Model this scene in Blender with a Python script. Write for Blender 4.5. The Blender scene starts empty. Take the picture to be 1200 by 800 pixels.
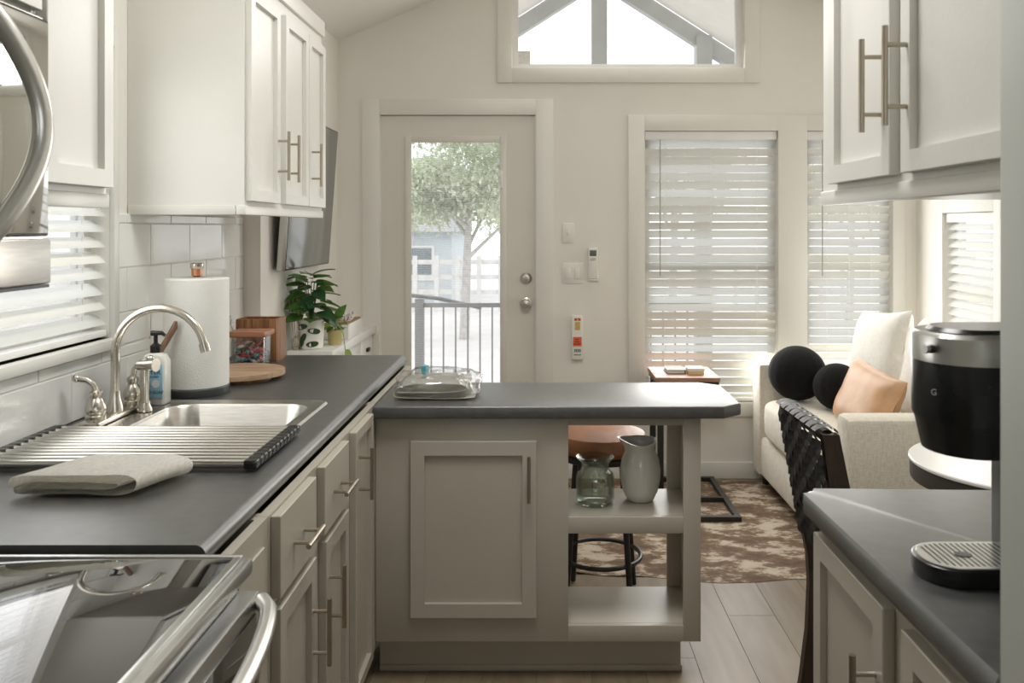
import bpy, bmesh, math, random
from mathutils import Vector, Matrix, Euler, noise
random.seed(7)
S = bpy.context.scene
COL = S.collection
PI = math.pi

# ------------------------------------------------------------------ camera, world, lights
H = 1.45
cam_d = bpy.data.cameras.new('camera'); cam = bpy.data.objects.new('camera', cam_d); COL.objects.link(cam)
cam.location = (0, 0, H); cam.rotation_euler = (PI/2, 0, 0)
cam_d.sensor_width = 36; cam_d.lens = 30
cam_d.shift_x = -34/1200; cam_d.shift_y = -133/1200
cam_d.clip_start = .02; cam_d.clip_end = 300
cam_d.dof.use_dof = True; cam_d.dof.focus_distance = 2.75; cam_d.dof.aperture_fstop = 7.0
S.camera = cam
S.view_settings.view_transform = 'Standard'; S.view_settings.look = 'None'
S.view_settings.gamma = 1; S.view_settings.use_curve_mapping = False
S.view_settings.exposure = 0.0
S.cycles.max_bounces = 10; S.cycles.diffuse_bounces = 6; S.cycles.glossy_bounces = 4
S.cycles.transparent_max_bounces = 24; S.cycles.transmission_bounces = 8
S.cycles.sample_clamp_indirect = 6; S.cycles.caustics_reflective = False; S.cycles.caustics_refractive = False

W = bpy.data.worlds.new('overcast_sky'); S.world = W; W.use_nodes = True
W.node_tree.nodes['Background'].inputs[0].default_value = (.95, .97, 1, 1)
W.node_tree.nodes['Background'].inputs[1].default_value = 2.1

def area(name, loc, rot, sx, sy, power, col=(1, 1, 1), spread=180):
    d = bpy.data.lights.new(name, 'AREA'); d.shape = 'RECTANGLE'; d.size = sx; d.size_y = sy
    d.energy = power; d.color = col; d.spread = math.radians(spread)
    o = bpy.data.objects.new(name, d); COL.objects.link(o); o.location = loc; o.rotation_euler = rot
    return o
DAY = (1, .985, .955)
area('daylight_window_near', (.986, 4.90, 1.25), (-PI/2, 0, 0), .74, 1.45, 19, DAY)
area('daylight_window_corner', (1.79, 4.90, 1.25), (-PI/2, 0, 0), .47, 1.45, 6, DAY)
area('daylight_gable_window', (.5, 4.90, 2.62), (-PI/2+.35, 0, 0), 1.25, .4, 10, DAY)
area('daylight_side_window', (2.14, 4.34, 1.1), (0, PI/2, 0), .8, .48, 2.5, DAY)
area('daylight_kitchen_window', (-1.225, 2.1, 1.56), (0, -PI/2, 0), .76, .68, 2.6, DAY)
area('added_rear_fill', (0.25, -1.78, 1.75), (PI/2, 0, 0), 1.5, 1.1, 2.5, DAY)  # added fill from behind the camera, through an invented window
area('added_ceiling_fill', (0.05, 1.95, 2.84), (0, 0, 0), .55, .9, 29, (1, .985, .96))  # fill lamp added above the aisle, out of view

# ------------------------------------------------------------------ materials
MATS = {}
def mat(name, col, rough=.5, metal=0., var=0., vscale=8., bump=0., bscale=60., spec=.5, coat=0., stretch=None, sheen=0., trans=0., tcol=None, emit=0):
    if name in MATS: return MATS[name]
    m = bpy.data.materials.new(name); m.use_nodes = True; MATS[name] = m
    nt = m.node_tree; b = nt.nodes['Principled BSDF']; L = nt.links.new
    b.inputs['Base Color'].default_value = (*col, 1); b.inputs['Roughness'].default_value = rough
    b.inputs['Metallic'].default_value = metal; b.inputs['Specular IOR Level'].default_value = spec
    b.inputs['Coat Weight'].default_value = coat
    if sheen: b.inputs['Sheen Weight'].default_value = sheen
    if emit:
        b.inputs['Emission Color'].default_value = (*col, 1); b.inputs['Emission Strength'].default_value = emit
    tc = nt.nodes.new('ShaderNodeTexCoord'); mp = nt.nodes.new('ShaderNodeMapping')
    L(tc.outputs['Object'], mp.inputs[0])
    if stretch: mp.inputs['Scale'].default_value = stretch
    if var:
        n = nt.nodes.new('ShaderNodeTexNoise'); n.inputs['Scale'].default_value = vscale; n.inputs['Detail'].default_value = 5
        L(mp.outputs[0], n.inputs['Vector'])
        r = nt.nodes.new('ShaderNodeValToRGB')
        r.color_ramp.elements[0].position = .3; r.color_ramp.elements[1].position = .7
        r.color_ramp.elements[0].color = (*[max(0, c*(1-var)) for c in col], 1)
        r.color_ramp.elements[1].color = (*[min(1, c*(1+var)) for c in col], 1)
        L(n.outputs['Fac'], r.inputs[0]); L(r.outputs[0], b.inputs['Base Color'])
    if bump:
        n2 = nt.nodes.new('ShaderNodeTexNoise'); n2.inputs['Scale'].default_value = bscale; n2.inputs['Detail'].default_value = 3
        L(mp.outputs[0], n2.inputs['Vector'])
        bp = nt.nodes.new('ShaderNodeBump'); bp.inputs['Strength'].default_value = bump; bp.inputs['Distance'].default_value = .01
        L(n2.outputs['Fac'], bp.inputs['Height']); L(bp.outputs[0], b.inputs['Normal'])
    if trans:
        t = nt.nodes.new('ShaderNodeBsdfTranslucent'); t.inputs[0].default_value = (*(tcol or col), 1)
        mx = nt.nodes.new('ShaderNodeMixShader'); mx.inputs[0].default_value = trans
        L(b.outputs[0], mx.inputs[1]); L(t.outputs[0], mx.inputs[2])
        L(mx.outputs[0], nt.nodes['Material Output'].inputs[0])
    return m

def glass_mat(name, tint=(1, 1, 1), refl=.07, rough=.0):
    m = bpy.data.materials.new(name); m.use_nodes = True; nt = m.node_tree; nt.nodes.remove(nt.nodes['Principled BSDF'])
    t = nt.nodes.new('ShaderNodeBsdfTransparent'); t.inputs[0].default_value = (*tint, 1)
    g = nt.nodes.new('ShaderNodeBsdfGlossy'); g.inputs['Roughness'].default_value = rough
    f = nt.nodes.new('ShaderNodeLayerWeight'); f.inputs['Blend'].default_value = .25
    ml = nt.nodes.new('ShaderNodeMath'); ml.operation = 'MULTIPLY_ADD'; ml.inputs[1].default_value = .5; ml.inputs[2].default_value = refl*.4
    nt.links.new(f.outputs['Fresnel'], ml.inputs[0])
    mx = nt.nodes.new('ShaderNodeMixShader'); nt.links.new(ml.outputs[0], mx.inputs[0])
    nt.links.new(t.outputs[0], mx.inputs[1]); nt.links.new(g.outputs[0], mx.inputs[2])
    nt.links.new(mx.outputs[0], nt.nodes['Material Output'].inputs[0])
    MATS[name] = m
    return m

def wood_mat(name, c1, c2, rough=.45, axis='y', scale=6., bump=.15, rand=True):
    m = bpy.data.materials.new(name); m.use_nodes = True; MATS[name] = m
    nt = m.node_tree; b = nt.nodes['Principled BSDF']; L = nt.links.new
    tc = nt.nodes.new('ShaderNodeTexCoord'); mp = nt.nodes.new('ShaderNodeMapping')
    oi = nt.nodes.new('ShaderNodeObjectInfo')
    L(tc.outputs['Object'], mp.inputs[0])
    sc = {'x': (.12, 1, 1), 'y': (1, .12, 1), 'z': (1, 1, .12)}[axis]
    mp.inputs['Scale'].default_value = [s*scale for s in sc]
    add = nt.nodes.new('ShaderNodeVectorMath'); add.operation = 'ADD'
    mu = nt.nodes.new('ShaderNodeVectorMath'); mu.operation = 'SCALE'; mu.inputs['Scale'].default_value = 37
    cv = nt.nodes.new('ShaderNodeCombineXYZ'); L(oi.outputs['Random'], cv.inputs[0]); L(oi.outputs['Random'], cv.inputs[1])
    L(cv.outputs[0], mu.inputs[0]); L(mp.outputs[0], add.inputs[0]); L(mu.outputs[0], add.inputs[1])
    n = nt.nodes.new('ShaderNodeTexNoise'); n.inputs['Scale'].default_value = 3; n.inputs['Detail'].default_value = 8; n.inputs['Distortion'].default_value = .6
    L(add.outputs[0], n.inputs['Vector'])
    r = nt.nodes.new('ShaderNodeValToRGB'); r.color_ramp.elements[0].position = .32; r.color_ramp.elements[1].position = .68
    r.color_ramp.elements[0].color = (*c1, 1); r.color_ramp.elements[1].color = (*c2, 1)
    L(n.outputs['Fac'], r.inputs[0])
    hs = nt.nodes.new('ShaderNodeHueSaturation'); L(r.outputs[0], hs.inputs['Color'])
    if rand:
        mr = nt.nodes.new('ShaderNodeMapRange'); mr.inputs['To Min'].default_value = .88; mr.inputs['To Max'].default_value = 1.1
        L(oi.outputs['Random'], mr.inputs['Value']); L(mr.outputs[0], hs.inputs['Value'])
    L(hs.outputs[0], b.inputs['Base Color']); b.inputs['Roughness'].default_value = rough
    bp = nt.nodes.new('ShaderNodeBump'); bp.inputs['Strength'].default_value = bump; bp.inputs['Distance'].default_value = .004
    L(n.outputs['Fac'], bp.inputs['Height']); L(bp.outputs[0], b.inputs['Normal'])
    return m

def fabric_mat(name, col, dens=260, bump=.5, var=.12, rough=.95):
    m = bpy.data.materials.new(name); m.use_nodes = True; MATS[name] = m
    nt = m.node_tree; b = nt.nodes['Principled BSDF']; L = nt.links.new
    tc = nt.nodes.new('ShaderNodeTexCoord')
    vs = []
    for stx in ((1, .15, .15), (.15, 1, 1)):
        mp = nt.nodes.new('ShaderNodeMapping'); mp.inputs['Scale'].default_value = stx; L(tc.outputs['Object'], mp.inputs[0])
        n = nt.nodes.new('ShaderNodeTexNoise'); n.inputs['Scale'].default_value = dens; n.inputs['Detail'].default_value = 2
        L(mp.outputs[0], n.inputs['Vector']); vs.append(n)
    ad = nt.nodes.new('ShaderNodeMath'); ad.operation = 'ADD'; L(vs[0].outputs['Fac'], ad.inputs[0]); L(vs[1].outputs['Fac'], ad.inputs[1])
    hf = nt.nodes.new('ShaderNodeMath'); hf.operation = 'MULTIPLY'; hf.inputs[1].default_value = .5; L(ad.outputs[0], hf.inputs[0])
    r = nt.nodes.new('ShaderNodeValToRGB'); r.color_ramp.elements[0].position = .35; r.color_ramp.elements[1].position = .65
    r.color_ramp.elements[0].color = (*[c*(1-var) for c in col], 1); r.color_ramp.elements[1].color = (*[min(1, c*(1+var)) for c in col], 1)
    L(hf.outputs[0], r.inputs[0]); L(r.outputs[0], b.inputs['Base Color'])
    b.inputs['Roughness'].default_value = rough; b.inputs['Specular IOR Level'].default_value = .2; b.inputs['Sheen Weight'].default_value = .25
    bp = nt.nodes.new('ShaderNodeBump'); bp.inputs['Strength'].default_value = bump; bp.inputs['Distance'].default_value = .003
    L(hf.outputs[0], bp.inputs['Height']); L(bp.outputs[0], b.inputs['Normal'])
    return m

WALL = mat('wall_paint', (.80, .778, .725), .75, var=.02, vscale=3, bump=.06, bscale=180)
CEIL = mat('ceiling_paint', (.82, .80, .755), .85, var=.02, vscale=3)
TRIM = mat('trim_paint', (.76, .75, .70), .4, var=.015, vscale=4)
DOORP = mat('door_paint', (.72, .70, .635), .42, var=.02, vscale=4)
GREIGE = mat('cabinet_paint', (.435, .40, .335), .38, var=.025, vscale=5, bump=.03, bscale=90)
UPPER = mat('upper_cabinet_paint', (.70, .69, .64), .34, var=.02, vscale=5, bump=.03, bscale=90)
DARKGAP = mat('cabinet_inside', (.10, .085, .06), .8, var=.1)
LAM = mat('charcoal_laminate', (.050, .051, .049), .40, var=.25, vscale=34, bump=.04, bscale=220, spec=.9, coat=.6)
LAM.node_tree.nodes['Principled BSDF'].inputs['Coat Roughness'].default_value = .38
STEEL = mat('brushed_steel', (.62, .60, .56), .27, 1., var=.08, vscale=18, stretch=(1, 1, 12))
NICKEL = mat('brushed_nickel', (.60, .565, .50), .24, 1., var=.06, vscale=25)
PULL = mat('pull_nickel', (.42, .37, .30), .3, 1., var=.05, vscale=30)
BLACKM = mat('black_metal', (.018, .018, .018), .42, var=.2, vscale=30)
BLACKP = mat('black_plastic', (.012, .014, .014), .25, var=.2, vscale=30)
BGLASS = mat('black_glass', (.010, .010, .010), .03, var=.1, vscale=3, spec=1., coat=.6)
CHROME = mat('satin_chrome', (.58, .58, .56), .30, 1., var=.05, vscale=20)
TILE = mat('white_glazed_tile', (.83, .835, .80), .08, var=.03, vscale=2.5, bump=.12, bscale=9, spec=.6)
GROUT = mat('tile_grout', (.78, .77, .73), .9, var=.04, vscale=40)
SLAT = mat('blind_slat_white', (.86, .86, .83), .5, var=.01, trans=.55, tcol=(.96, .96, .94))
VINYL = mat('window_vinyl', (.85, .85, .83), .4, var=.01)
GLASS = glass_mat('window_glass')
CGLASS = glass_mat('clear_glass', (.97, .98, .97), .12)
GREENGLASS = glass_mat('green_glass', (.84, .88, .84), .3)
CERAM = mat('white_ceramic', (.80, .79, .73), .14, var=.03, vscale=10, spec=.6)
PLANK = wood_mat('floor_plank', (.165, .124, .080), (.245, .194, .132), .40, 'y', 5., .06)
PLANK.node_tree.nodes['Principled BSDF'].inputs['Specular IOR Level'].default_value = .35
ACACIA = wood_mat('acacia_wood', (.16, .060, .022), (.36, .165, .065), .45, 'z', 22., .1, False)
OAK = wood_mat('light_wood', (.36, .23, .14), (.55, .38, .25), .5, 'x', 16., .1, False)
REDWOOD = wood_mat('table_wood', (.26, .13, .085), (.46, .28, .20), .45, 'x', 12., .1, False)
WALNUT = wood_mat('dark_walnut', (.020, .013, .010), (.055, .034, .024), .4, 'z', 12., .1, False)
SOFA = fabric_mat('sofa_linen', (.70, .655, .56), 240, .5, .13)
WHITEFAB = fabric_mat('white_linen', (.78, .76, .70), 300, .35, .07)
TOWELF = fabric_mat('towel_linen', (.86, .84, .775), 380, .5, .12)
KNIT = fabric_mat('black_knit', (.010, .010, .010), 420, .6, .3)
KNIT.node_tree.nodes['Principled BSDF'].inputs['Sheen Weight'].default_value = 0
TAN = mat('tan_leather', (.56, .33, .18), .42, var=.10, vscale=9, bump=.15, bscale=22)
BROWNL = mat('saddle_leather', (.29, .125, .055), .45, var=.2, vscale=9, bump=.12, bscale=40)
BLACKL = mat('black_leather', (.045, .045, .046), .36, var=.25, vscale=20, bump=.2, bscale=140)
WHITETOP = mat('white_laminate', (.80, .80, .77), .22, var=.01)
WPLAST = mat('white_plastic', (.80, .79, .74), .4, var=.01)
COPPER = mat('copper_knob', (.55, .24, .13), .35, .6, var=.1, vscale=20)

# ------------------------------------------------------------------ geometry helpers
WO = {}
class B:
    def __init__(s): s.bm = bmesh.new()
    def box(s, x0, x1, y0, y1, z0, z1, bev=0., seg=2):
        g = bmesh.ops.create_cube(s.bm, size=1)
        vs = g['verts']
        for v in vs:
            v.co = Vector(((x0+x1)/2+v.co.x*(x1-x0), (y0+y1)/2+v.co.y*(y1-y0), (z0+z1)/2+v.co.z*(z1-z0)))
        if bev:
            es = list({e for v in vs for e in v.link_edges})
            bmesh.ops.bevel(s.bm, geom=es, offset=bev, segments=seg, affect='EDGES', profile=.5)
        return s
    def prism(s, pts, lo, hi, axis='z', bev=0.):
        def P(a, b, c): return {'z': (a, b, c), 'y': (a, c, b), 'x': (c, a, b)}[axis]
        n = len(pts)
        lo_v = [s.bm.verts.new(P(a, b, lo)) for a, b in pts]; hi_v = [s.bm.verts.new(P(a, b, hi)) for a, b in pts]
        fs = [s.bm.faces.new(lo_v[::-1]), s.bm.faces.new(hi_v)]
        for i in range(n):
            fs.append(s.bm.faces.new((lo_v[i], lo_v[(i+1) % n], hi_v[(i+1) % n], hi_v[i])))
        if bev:
            es = list({e for f in fs[:2] for e in f.edges})
            bmesh.ops.bevel(s.bm, geom=es, offset=bev, segments=3, affect='EDGES', profile=.5)
        return s
    def tube(s, pts, r, n=10, cap=True, closed=False):
        pts = [Vector(p) for p in pts]; m = len(pts); rings = []; up = None
        for i, p in enumerate(pts):
            if closed: t = (pts[(i+1) % m]-pts[i-1]).normalized()
            else: t = (pts[min(i+1, m-1)]-pts[max(i-1, 0)]).normalized()
            if up is None:
                a = Vector((0, 0, 1)) if abs(t.z) < .9 else Vector((1, 0, 0))
                up = (a-t*a.dot(t)).normalized()
            else: up = (up-t*up.dot(t)).normalized()
            w = t.cross(up); rr = r[i] if isinstance(r, (list, tuple)) else r
            rings.append([s.bm.verts.new(p+(up*math.cos(2*PI*k/n)+w*math.sin(2*PI*k/n))*rr) for k in range(n)])
        for i in range(m if closed else m-1):
            A, C = rings[i], rings[(i+1) % m]
            for k in range(n): s.bm.faces.new((A[k], A[(k+1) % n], C[(k+1) % n], C[k]))
        if cap and not closed: s.bm.faces.new(rings[0][::-1]); s.bm.faces.new(rings[-1])
        return s
    def lathe(s, prof, cx, cy, n=32, sx=1., sy=1., cap0=True, cap1=True):
        rings = []
        for r, z in prof:
            rings.append([s.bm.verts.new((cx+r*sx*math.cos(2*PI*k/n), cy+r*sy*math.sin(2*PI*k/n), z)) for k in range(n)])
        for A, C in zip(rings, rings[1:]):
            for k in range(n): s.bm.faces.new((A[k], A[(k+1) % n], C[(k+1) % n], C[k]))
        if cap0: s.bm.faces.new(rings[0][::-1])
        if cap1: s.bm.faces.new(rings[-1])
        return s
    def blob(s, c, rx, ry, rz, e1=1., e2=1., nu=28, nv=16, fn=None):
        sg = lambda v, e: math.copysign(abs(v)**e, v)
        rows = []
        for j in range(nv+1):
            ph = -PI/2+PI*j/nv; row = []
            for i in range(nu):
                th = 2*PI*i/nu
                p = Vector((rx*sg(math.cos(ph), e1)*sg(math.cos(th), e2), ry*sg(math.cos(ph), e1)*sg(math.sin(th), e2), rz*sg(math.sin(ph), e1)))
                if fn: p = fn(p)
                row.append(s.bm.verts.new(Vector(c)+p))
            rows.append(row)
        for A, C in zip(rows, rows[1:]):
            for k in range(nu): s.bm.faces.new((A[k], A[(k+1) % nu], C[(k+1) % nu], C[k]))
        bmesh.ops.remove_doubles(s.bm, verts=rows[0]+rows[-1], dist=1e-5)
        return s
    def grid(s, fn, nu, nv, thick=0.):
        V = [[s.bm.verts.new(fn(i/nu, j/nv)) for j in range(nv+1)] for i in range(nu+1)]
        fs = [s.bm.faces.new((V[i][j], V[i+1][j], V[i+1][j+1], V[i][j+1])) for i in range(nu) for j in range(nv)]
        if thick: bmesh.ops.solidify(s.bm, geom=fs, thickness=thick)
        return s
    def xf(s, M):
        bmesh.ops.transform(s.bm, matrix=M, verts=s.bm.verts); return s
    def build(s, name, m, parent=None, smooth=35, kind=None):
        bm = s.bm
        bmesh.ops.recalc_face_normals(bm, faces=bm.faces)
        lo = Vector([min(v.co[i] for v in bm.verts) for i in range(3)]); hi = Vector([max(v.co[i] for v in bm.verts) for i in range(3)])
        c = (lo+hi)/2; c.z = lo.z
        for v in bm.verts: v.co -= c
        me = bpy.data.meshes.new(name); bm.to_mesh(me); bm.free()
        if smooth:
            for p in me.polygons: p.use_smooth = True
            me.set_sharp_from_angle(angle=math.radians(smooth))
        me.materials.append(m)
        return place(name, me, c, parent, kind)
def place(name, me, world, parent=None, kind=None, rot=None):
    o = bpy.data.objects.new(name, me); COL.objects.link(o); WO[o.name] = Vector(world)
    if parent:
        o.parent = parent; o.location = Vector(world)-WO[parent.name]
    else: o.location = world
    if rot: o.rotation_euler = rot
    if kind: o['kind'] = kind
    return o
def tag(o, label, cat, group=None):
    o['label'] = label; o['category'] = cat
    if group: o['group'] = group
    return o
def thing(name, label, cat, loc, group=None):
    o = bpy.data.objects.new(name, None); COL.objects.link(o); o.location = loc; WO[o.name] = Vector(loc)
    o.empty_display_size = .1
    return tag(o, label, cat, group)
def bx(name, m, dims, parent=None, bev=0., kind=None): return B().box(*dims, bev).build(name, m, parent, kind=kind)
def struct(o): o['kind'] = 'structure'; return o
def text(name, s, size, m, M, parent, ext=.0004, align='CENTER'):
    cu = bpy.data.curves.new(name, 'FONT'); cu.body = s; cu.size = size; cu.extrude = ext; cu.align_x = align; cu.align_y = 'CENTER'
    t = bpy.data.objects.new(name, cu); COL.objects.link(t)
    bpy.context.view_layer.update()
    me = bpy.data.meshes.new_from_object(t.evaluated_get(bpy.context.evaluated_depsgraph_get()))
    bpy.data.objects.remove(t)
    me.transform(M); c = Vector(M.translation); me.transform(Matrix.Translation(-c))
    me.materials.clear(); me.materials.append(m)
    return place(name, me, c, parent)
FACE_CAM = Matrix.Rotation(PI/2, 4, 'X')        # text standing up, read from -Y

# face frames: (u, v, w) -> world; w points out of the cabinet
def mapper(face, base):
    if face == '+x': return lambda u, v, w: Vector((base+w, u, v))
    if face == '-x': return lambda u, v, w: Vector((base-w, u, v))
    return lambda u, v, w: Vector((u, base-w, v))
def shaker(name, m, face, base, u0, u1, v0, v1, parent, t=.02, stile=.055, rec=.013, flat=False):
    f = mapper(face, base); b = B(); bm = b.bm
    b.box(u0, u1, v0, v1, 0, t, .0015, 1)
    if not flat:
        bm.faces.ensure_lookup_table()
        top = max(bm.faces, key=lambda q: (round(q.normal.z, 2), q.calc_area()))
        bmesh.ops.inset_region(bm, faces=[top], thickness=stile)
        r = bmesh.ops.inset_region(bm, faces=[top], thickness=.0006)
        for v in top.verts: v.co.z -= rec
    for v in bm.verts: v.co = f(*v.co)
    return b.build(name, m, parent, smooth=0)
def pull(face, base, u, v, length, vertical, parent, r=.0055, out=.036):
    f = mapper(face, base); h = length/2
    def P(a, w): return f(u, v+a, w) if vertical else f(u+a, v, w)
    b = B(); b.tube([P(-h, out), P(h, out)], r, 12)
    for k in (-1, 1): b.tube([P(k*h*.62, 0), P(k*h*.62, out)], r*.75, 8)
    return b.build('handle', PULL, parent)

# ------------------------------------------------------------------ setting
XL, XS, YS, YF, XR, YB = -1.26, -1.18, 3.59, 4.95, 2.18, -1.6
fl = struct(bx('floor', mat('subfloor', (.10, .08, .06), .8, var=.1), (XL, XR, YB, YF+.1, -.06, -.008)))
pw, plen = .178, 1.22
shared = {}
for i in range(int((XR-XL)/pw)+1):
    x0 = XL+i*pw; x1 = min(x0+pw, XR)
    if x1-x0 < .03: continue
    y = YB-((i*.37) % 1)*plen
    while y < YF:
        y0, y1 = max(y, YB), min(y+plen, YF)
        if y1-y0 > .02:
            key = (round(x1-x0, 3), round(y1-y0, 3))
            if key not in shared:
                o = B().box(x0+.0003, x1-.0003, y0+.0003, y1-.0003, -.008, 0, .0009, 1).build('plank', PLANK, fl); shared[key] = o.data
            else: place('plank', shared[key], ((x0+x1)/2, (y0+y1)/2, -.008), fl)
        y += plen
# far wall with door, two windows and the gable window
def wall_y(name, y0, y1, x0, x1, z0, z1, holes, m):
    xs = sorted({x0, x1, *[h[0] for h in holes], *[h[1] for h in holes]}); zs = sorted({z0, z1, *[h[2] for h in holes], *[h[3] for h in holes]})
    b = B()
    for a, c in zip(xs, xs[1:]):
        for d, e in zip(zs, zs[1:]):
            if not any(h[0] <= (a+c)/2 <= h[1] and h[2] <= (d+e)/2 <= h[3] for h in holes): b.box(a, c, y0, y1, d, e)
    return struct(b.build(name, m, smooth=0))
def wall_x(name, xa, xb, y0, y1, z0, z1, holes, m):
    ys = sorted({y0, y1, *[h[0] for h in holes], *[h[1] for h in holes]}); zs = sorted({z0, z1, *[h[2] for h in holes], *[h[3] for h in holes]})
    b = B()
    for a, c in zip(ys, ys[1:]):
        for d, e in zip(zs, zs[1:]):
            if not any(h[0] <= (a+c)/2 <= h[1] and h[2] <= (d+e)/2 <= h[3] for h in holes): b.box(xa, xb, a, c, d, e)
    return struct(b.build(name, m, smooth=0))
DX0, DX1, DZ1 = -.935, -.03, 2.105
W1 = (.60, 1.372, .44, 2.012); W2 = (1.54, 2.035, .44, 2.012); WG = (-.168, 1.178, 2.376, 2.86)
wf = wall_y('wall_far', YF, YF+.1, XL-.1, XR+.1, -.05, 3.5, [(DX0, DX1, -.05, DZ1), W1, W2, WG], WALL)
KW = (1.70, 2.49, 1.13, 1.98)
wl = wall_x('wall_left', XL-.1, XL, YB, YS, -.05, 2.75, [KW], WALL)
struct(bx('wall_left_living', WALL, (XL-.1, XS, YS, YF, -.05, 2.75)))
RW = (4.08, 4.60, .66, 1.53)
wall_x('wall_right', XR, XR+.1, 1.72, YF, -.05, 2.75, [RW], WALL)
struct(bx('wall_right_kitchen', WALL, (1.03, XR+.1, YB, 1.72, -.05, 3.2)))
struct(bx('wall_partition', mat('partition_shaded_paint', (.46, .48, .44), .5, var=.02, vscale=4), (.522, 1.03, .2, .972, 0, 3.05), bev=.003))  # grey-green paint darkened to carry the shade on this wall end
wall_y('wall_back', YB-.1, YB, XL-.1, XR, -.05, 3.5, [(-.5, 1.0, 1.2, 2.3)], WALL)  # opening made for the added rear window
zr, xr = 3.24, .5
def ceil_half(name, xa, za):
    b = B(); b.prism([(xa, za), (xr, zr), (xr, zr+.1), (xa, za+.1)], YB-.05, YF+.0, 'y'); return struct(b.build(name, CEIL, smooth=0))
ceil_half('ceiling', XL-.1, zr-(xr-XL+.1)*.42); ceil_half('ceiling_right', XR+.1, zr-(XR+.1-xr)*.42)
# baseboards
for nm, d in (('baseboard_far', (-.0+.08, XR, YF-.014, YF, 0, .095)), ('baseboard_corner', (XS, DX0-.11, YF-.014, YF, 0, .095)),
              ('baseboard_left', (XS, XS+.014, YS, YF-.016, 0, .095)), ('baseboard_right', (XR-.014, XR, 1.73, YF-.016, 0, .095))):
    struct(bx(nm, TRIM, d, bev=.003))
# casings
def casing(name, x0, x1, z0, z1, w=.095, sill=True, top=.09):
    b = B(); y0 = YF-.018
    b.box(x0-w, x0, y0, YF, z0-(w if sill else 0), z1+top, .002); b.box(x1, x1+w, y0, YF, z0-(w if sill else 0), z1+top, .002)
    b.box(x0, x1, y0, YF, z1, z1+top, .002)
    if sill: b.box(x0, x1, y0, YF, z0-w, z0, .002)
    return struct(b.build(name, TRIM))
casing('trim_1', DX0, DX1, 0, DZ1, .10, False)
b = B(); y0 = YF-.018
for xa, xb in ((W1[0]-.095, W1[0]), (W1[1], W2[0]), (W2[1], W2[1]+.07)): b.box(xa, xb, y0, YF, W1[2]-.08, W1[3]+.09, .002)
for w in (W1, W2): b.box(w[0], w[1], y0, YF, w[3], w[3]+.09, .002); b.box(w[0], w[1], y0, YF, w[2]-.08, w[2], .002)
struct(b.build('trim_2', TRIM))
casing('trim_3', WG[0], WG[1], WG[2], WG[3], .085, True, .085)
b = B()
for a, c, d, e in ((RW[0]-.08, RW[0], RW[2]-.08, RW[3]+.08), (RW[1], RW[1]+.15, RW[2]-.08, RW[3]+.08), (RW[0], RW[1], RW[3], RW[3]+.08), (RW[0], RW[1], RW[2]-.08, RW[2])):
    b.box(XR-.018, XR, a, c, d, e, .002)
struct(b.build('trim_4', TRIM))
b = B()
b.box(XL, XL+.016, KW[1], KW[1]+.03, KW[2]-.03, KW[3]+.06, .002); b.box(XL, XL+.016, KW[0]-.06, KW[0], KW[2]-.03, KW[3]+.06, .002)
b.box(XL, XL+.016, KW[0], KW[1], KW[3], KW[3]+.06, .002); b.box(XL-.08, XL+.028, KW[0]-.06, KW[1]+.035, KW[2]-.03, KW[2], .003)
struct(b.build('trim_5', TRIM))

# windows: frame, mid rail, glass pane
def win_y(name, w, rails=True):
    x0, x1, z0, z1 = w; y0 = YF+.055; t = .035
    b = B(); b.box(x0, x0+t, y0, y0+.04, z0, z1); b.box(x1-t, x1, y0, y0+.04, z0, z1); b.box(x0+t, x1-t, y0, y0+.04, z1-t, z1); b.box(x0+t, x1-t, y0, y0+.04, z0, z0+t)
    if rails: b.box(x0+t, x1-t, y0, y0+.04, (z0+z1)/2-.02, (z0+z1)/2+.02)
    o = struct(b.build(name, VINYL))
    bx('glass_pane', GLASS, (x0+t, x1-t, y0+.018, y0+.022, z0+t, z1-t), o); return o
def win_x(name, xg, w):
    ya, yb, z0, z1 = w; t = .035
    b = B(); b.box(xg-.02, xg+.02, ya, ya+t, z0, z1); b.box(xg-.02, xg+.02, yb-t, yb, z0, z1); b.box(xg-.02, xg+.02, ya+t, yb-t, z1-t, z1); b.box(xg-.02, xg+.02, ya+t, yb-t, z0, z0+t)
    b.box(xg-.02, xg+.02, ya+t, yb-t, (z0+z1)/2-.02, (z0+z1)/2+.02)
    o = struct(b.build(name, VINYL)); bx('glass_pane', GLASS, (xg-.002, xg+.002, ya+t, yb-t, z0+t, z1-t), o); return o
win_y('window_1', W1); win_y('window_2', W2); wg = win_y('window_3', WG, False)
win_x('window_4', XL-.075, KW); win_x('window_5', XR+.075, RW)
b = B()
for a, c, d, e in ((-.5, -.46, 1.2, 2.3), (.96, 1.0, 1.2, 2.3), (-.46, .96, 2.26, 2.3), (-.46, .96, 1.2, 1.24), (.23, .27, 1.24, 2.26)): b.box(a, c, YB-.08, YB-.04, d, e)
w6 = struct(b.build('added_rear_window', VINYL)); bx('glass_pane', GLASS, (-.46, .96, YB-.062, YB-.058, 1.24, 2.26), w6)  # unseen window added behind the camera to bring in fill light
st = tag(bx('window_sticker', mat('sticker_paper', (.72, .72, .68), .6, var=.15, vscale=70), (-.153, -.062, YF+.068, YF+.0725, 2.386, 2.49)), 'small grey label sticker on the gable window glass corner', 'sticker')

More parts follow.
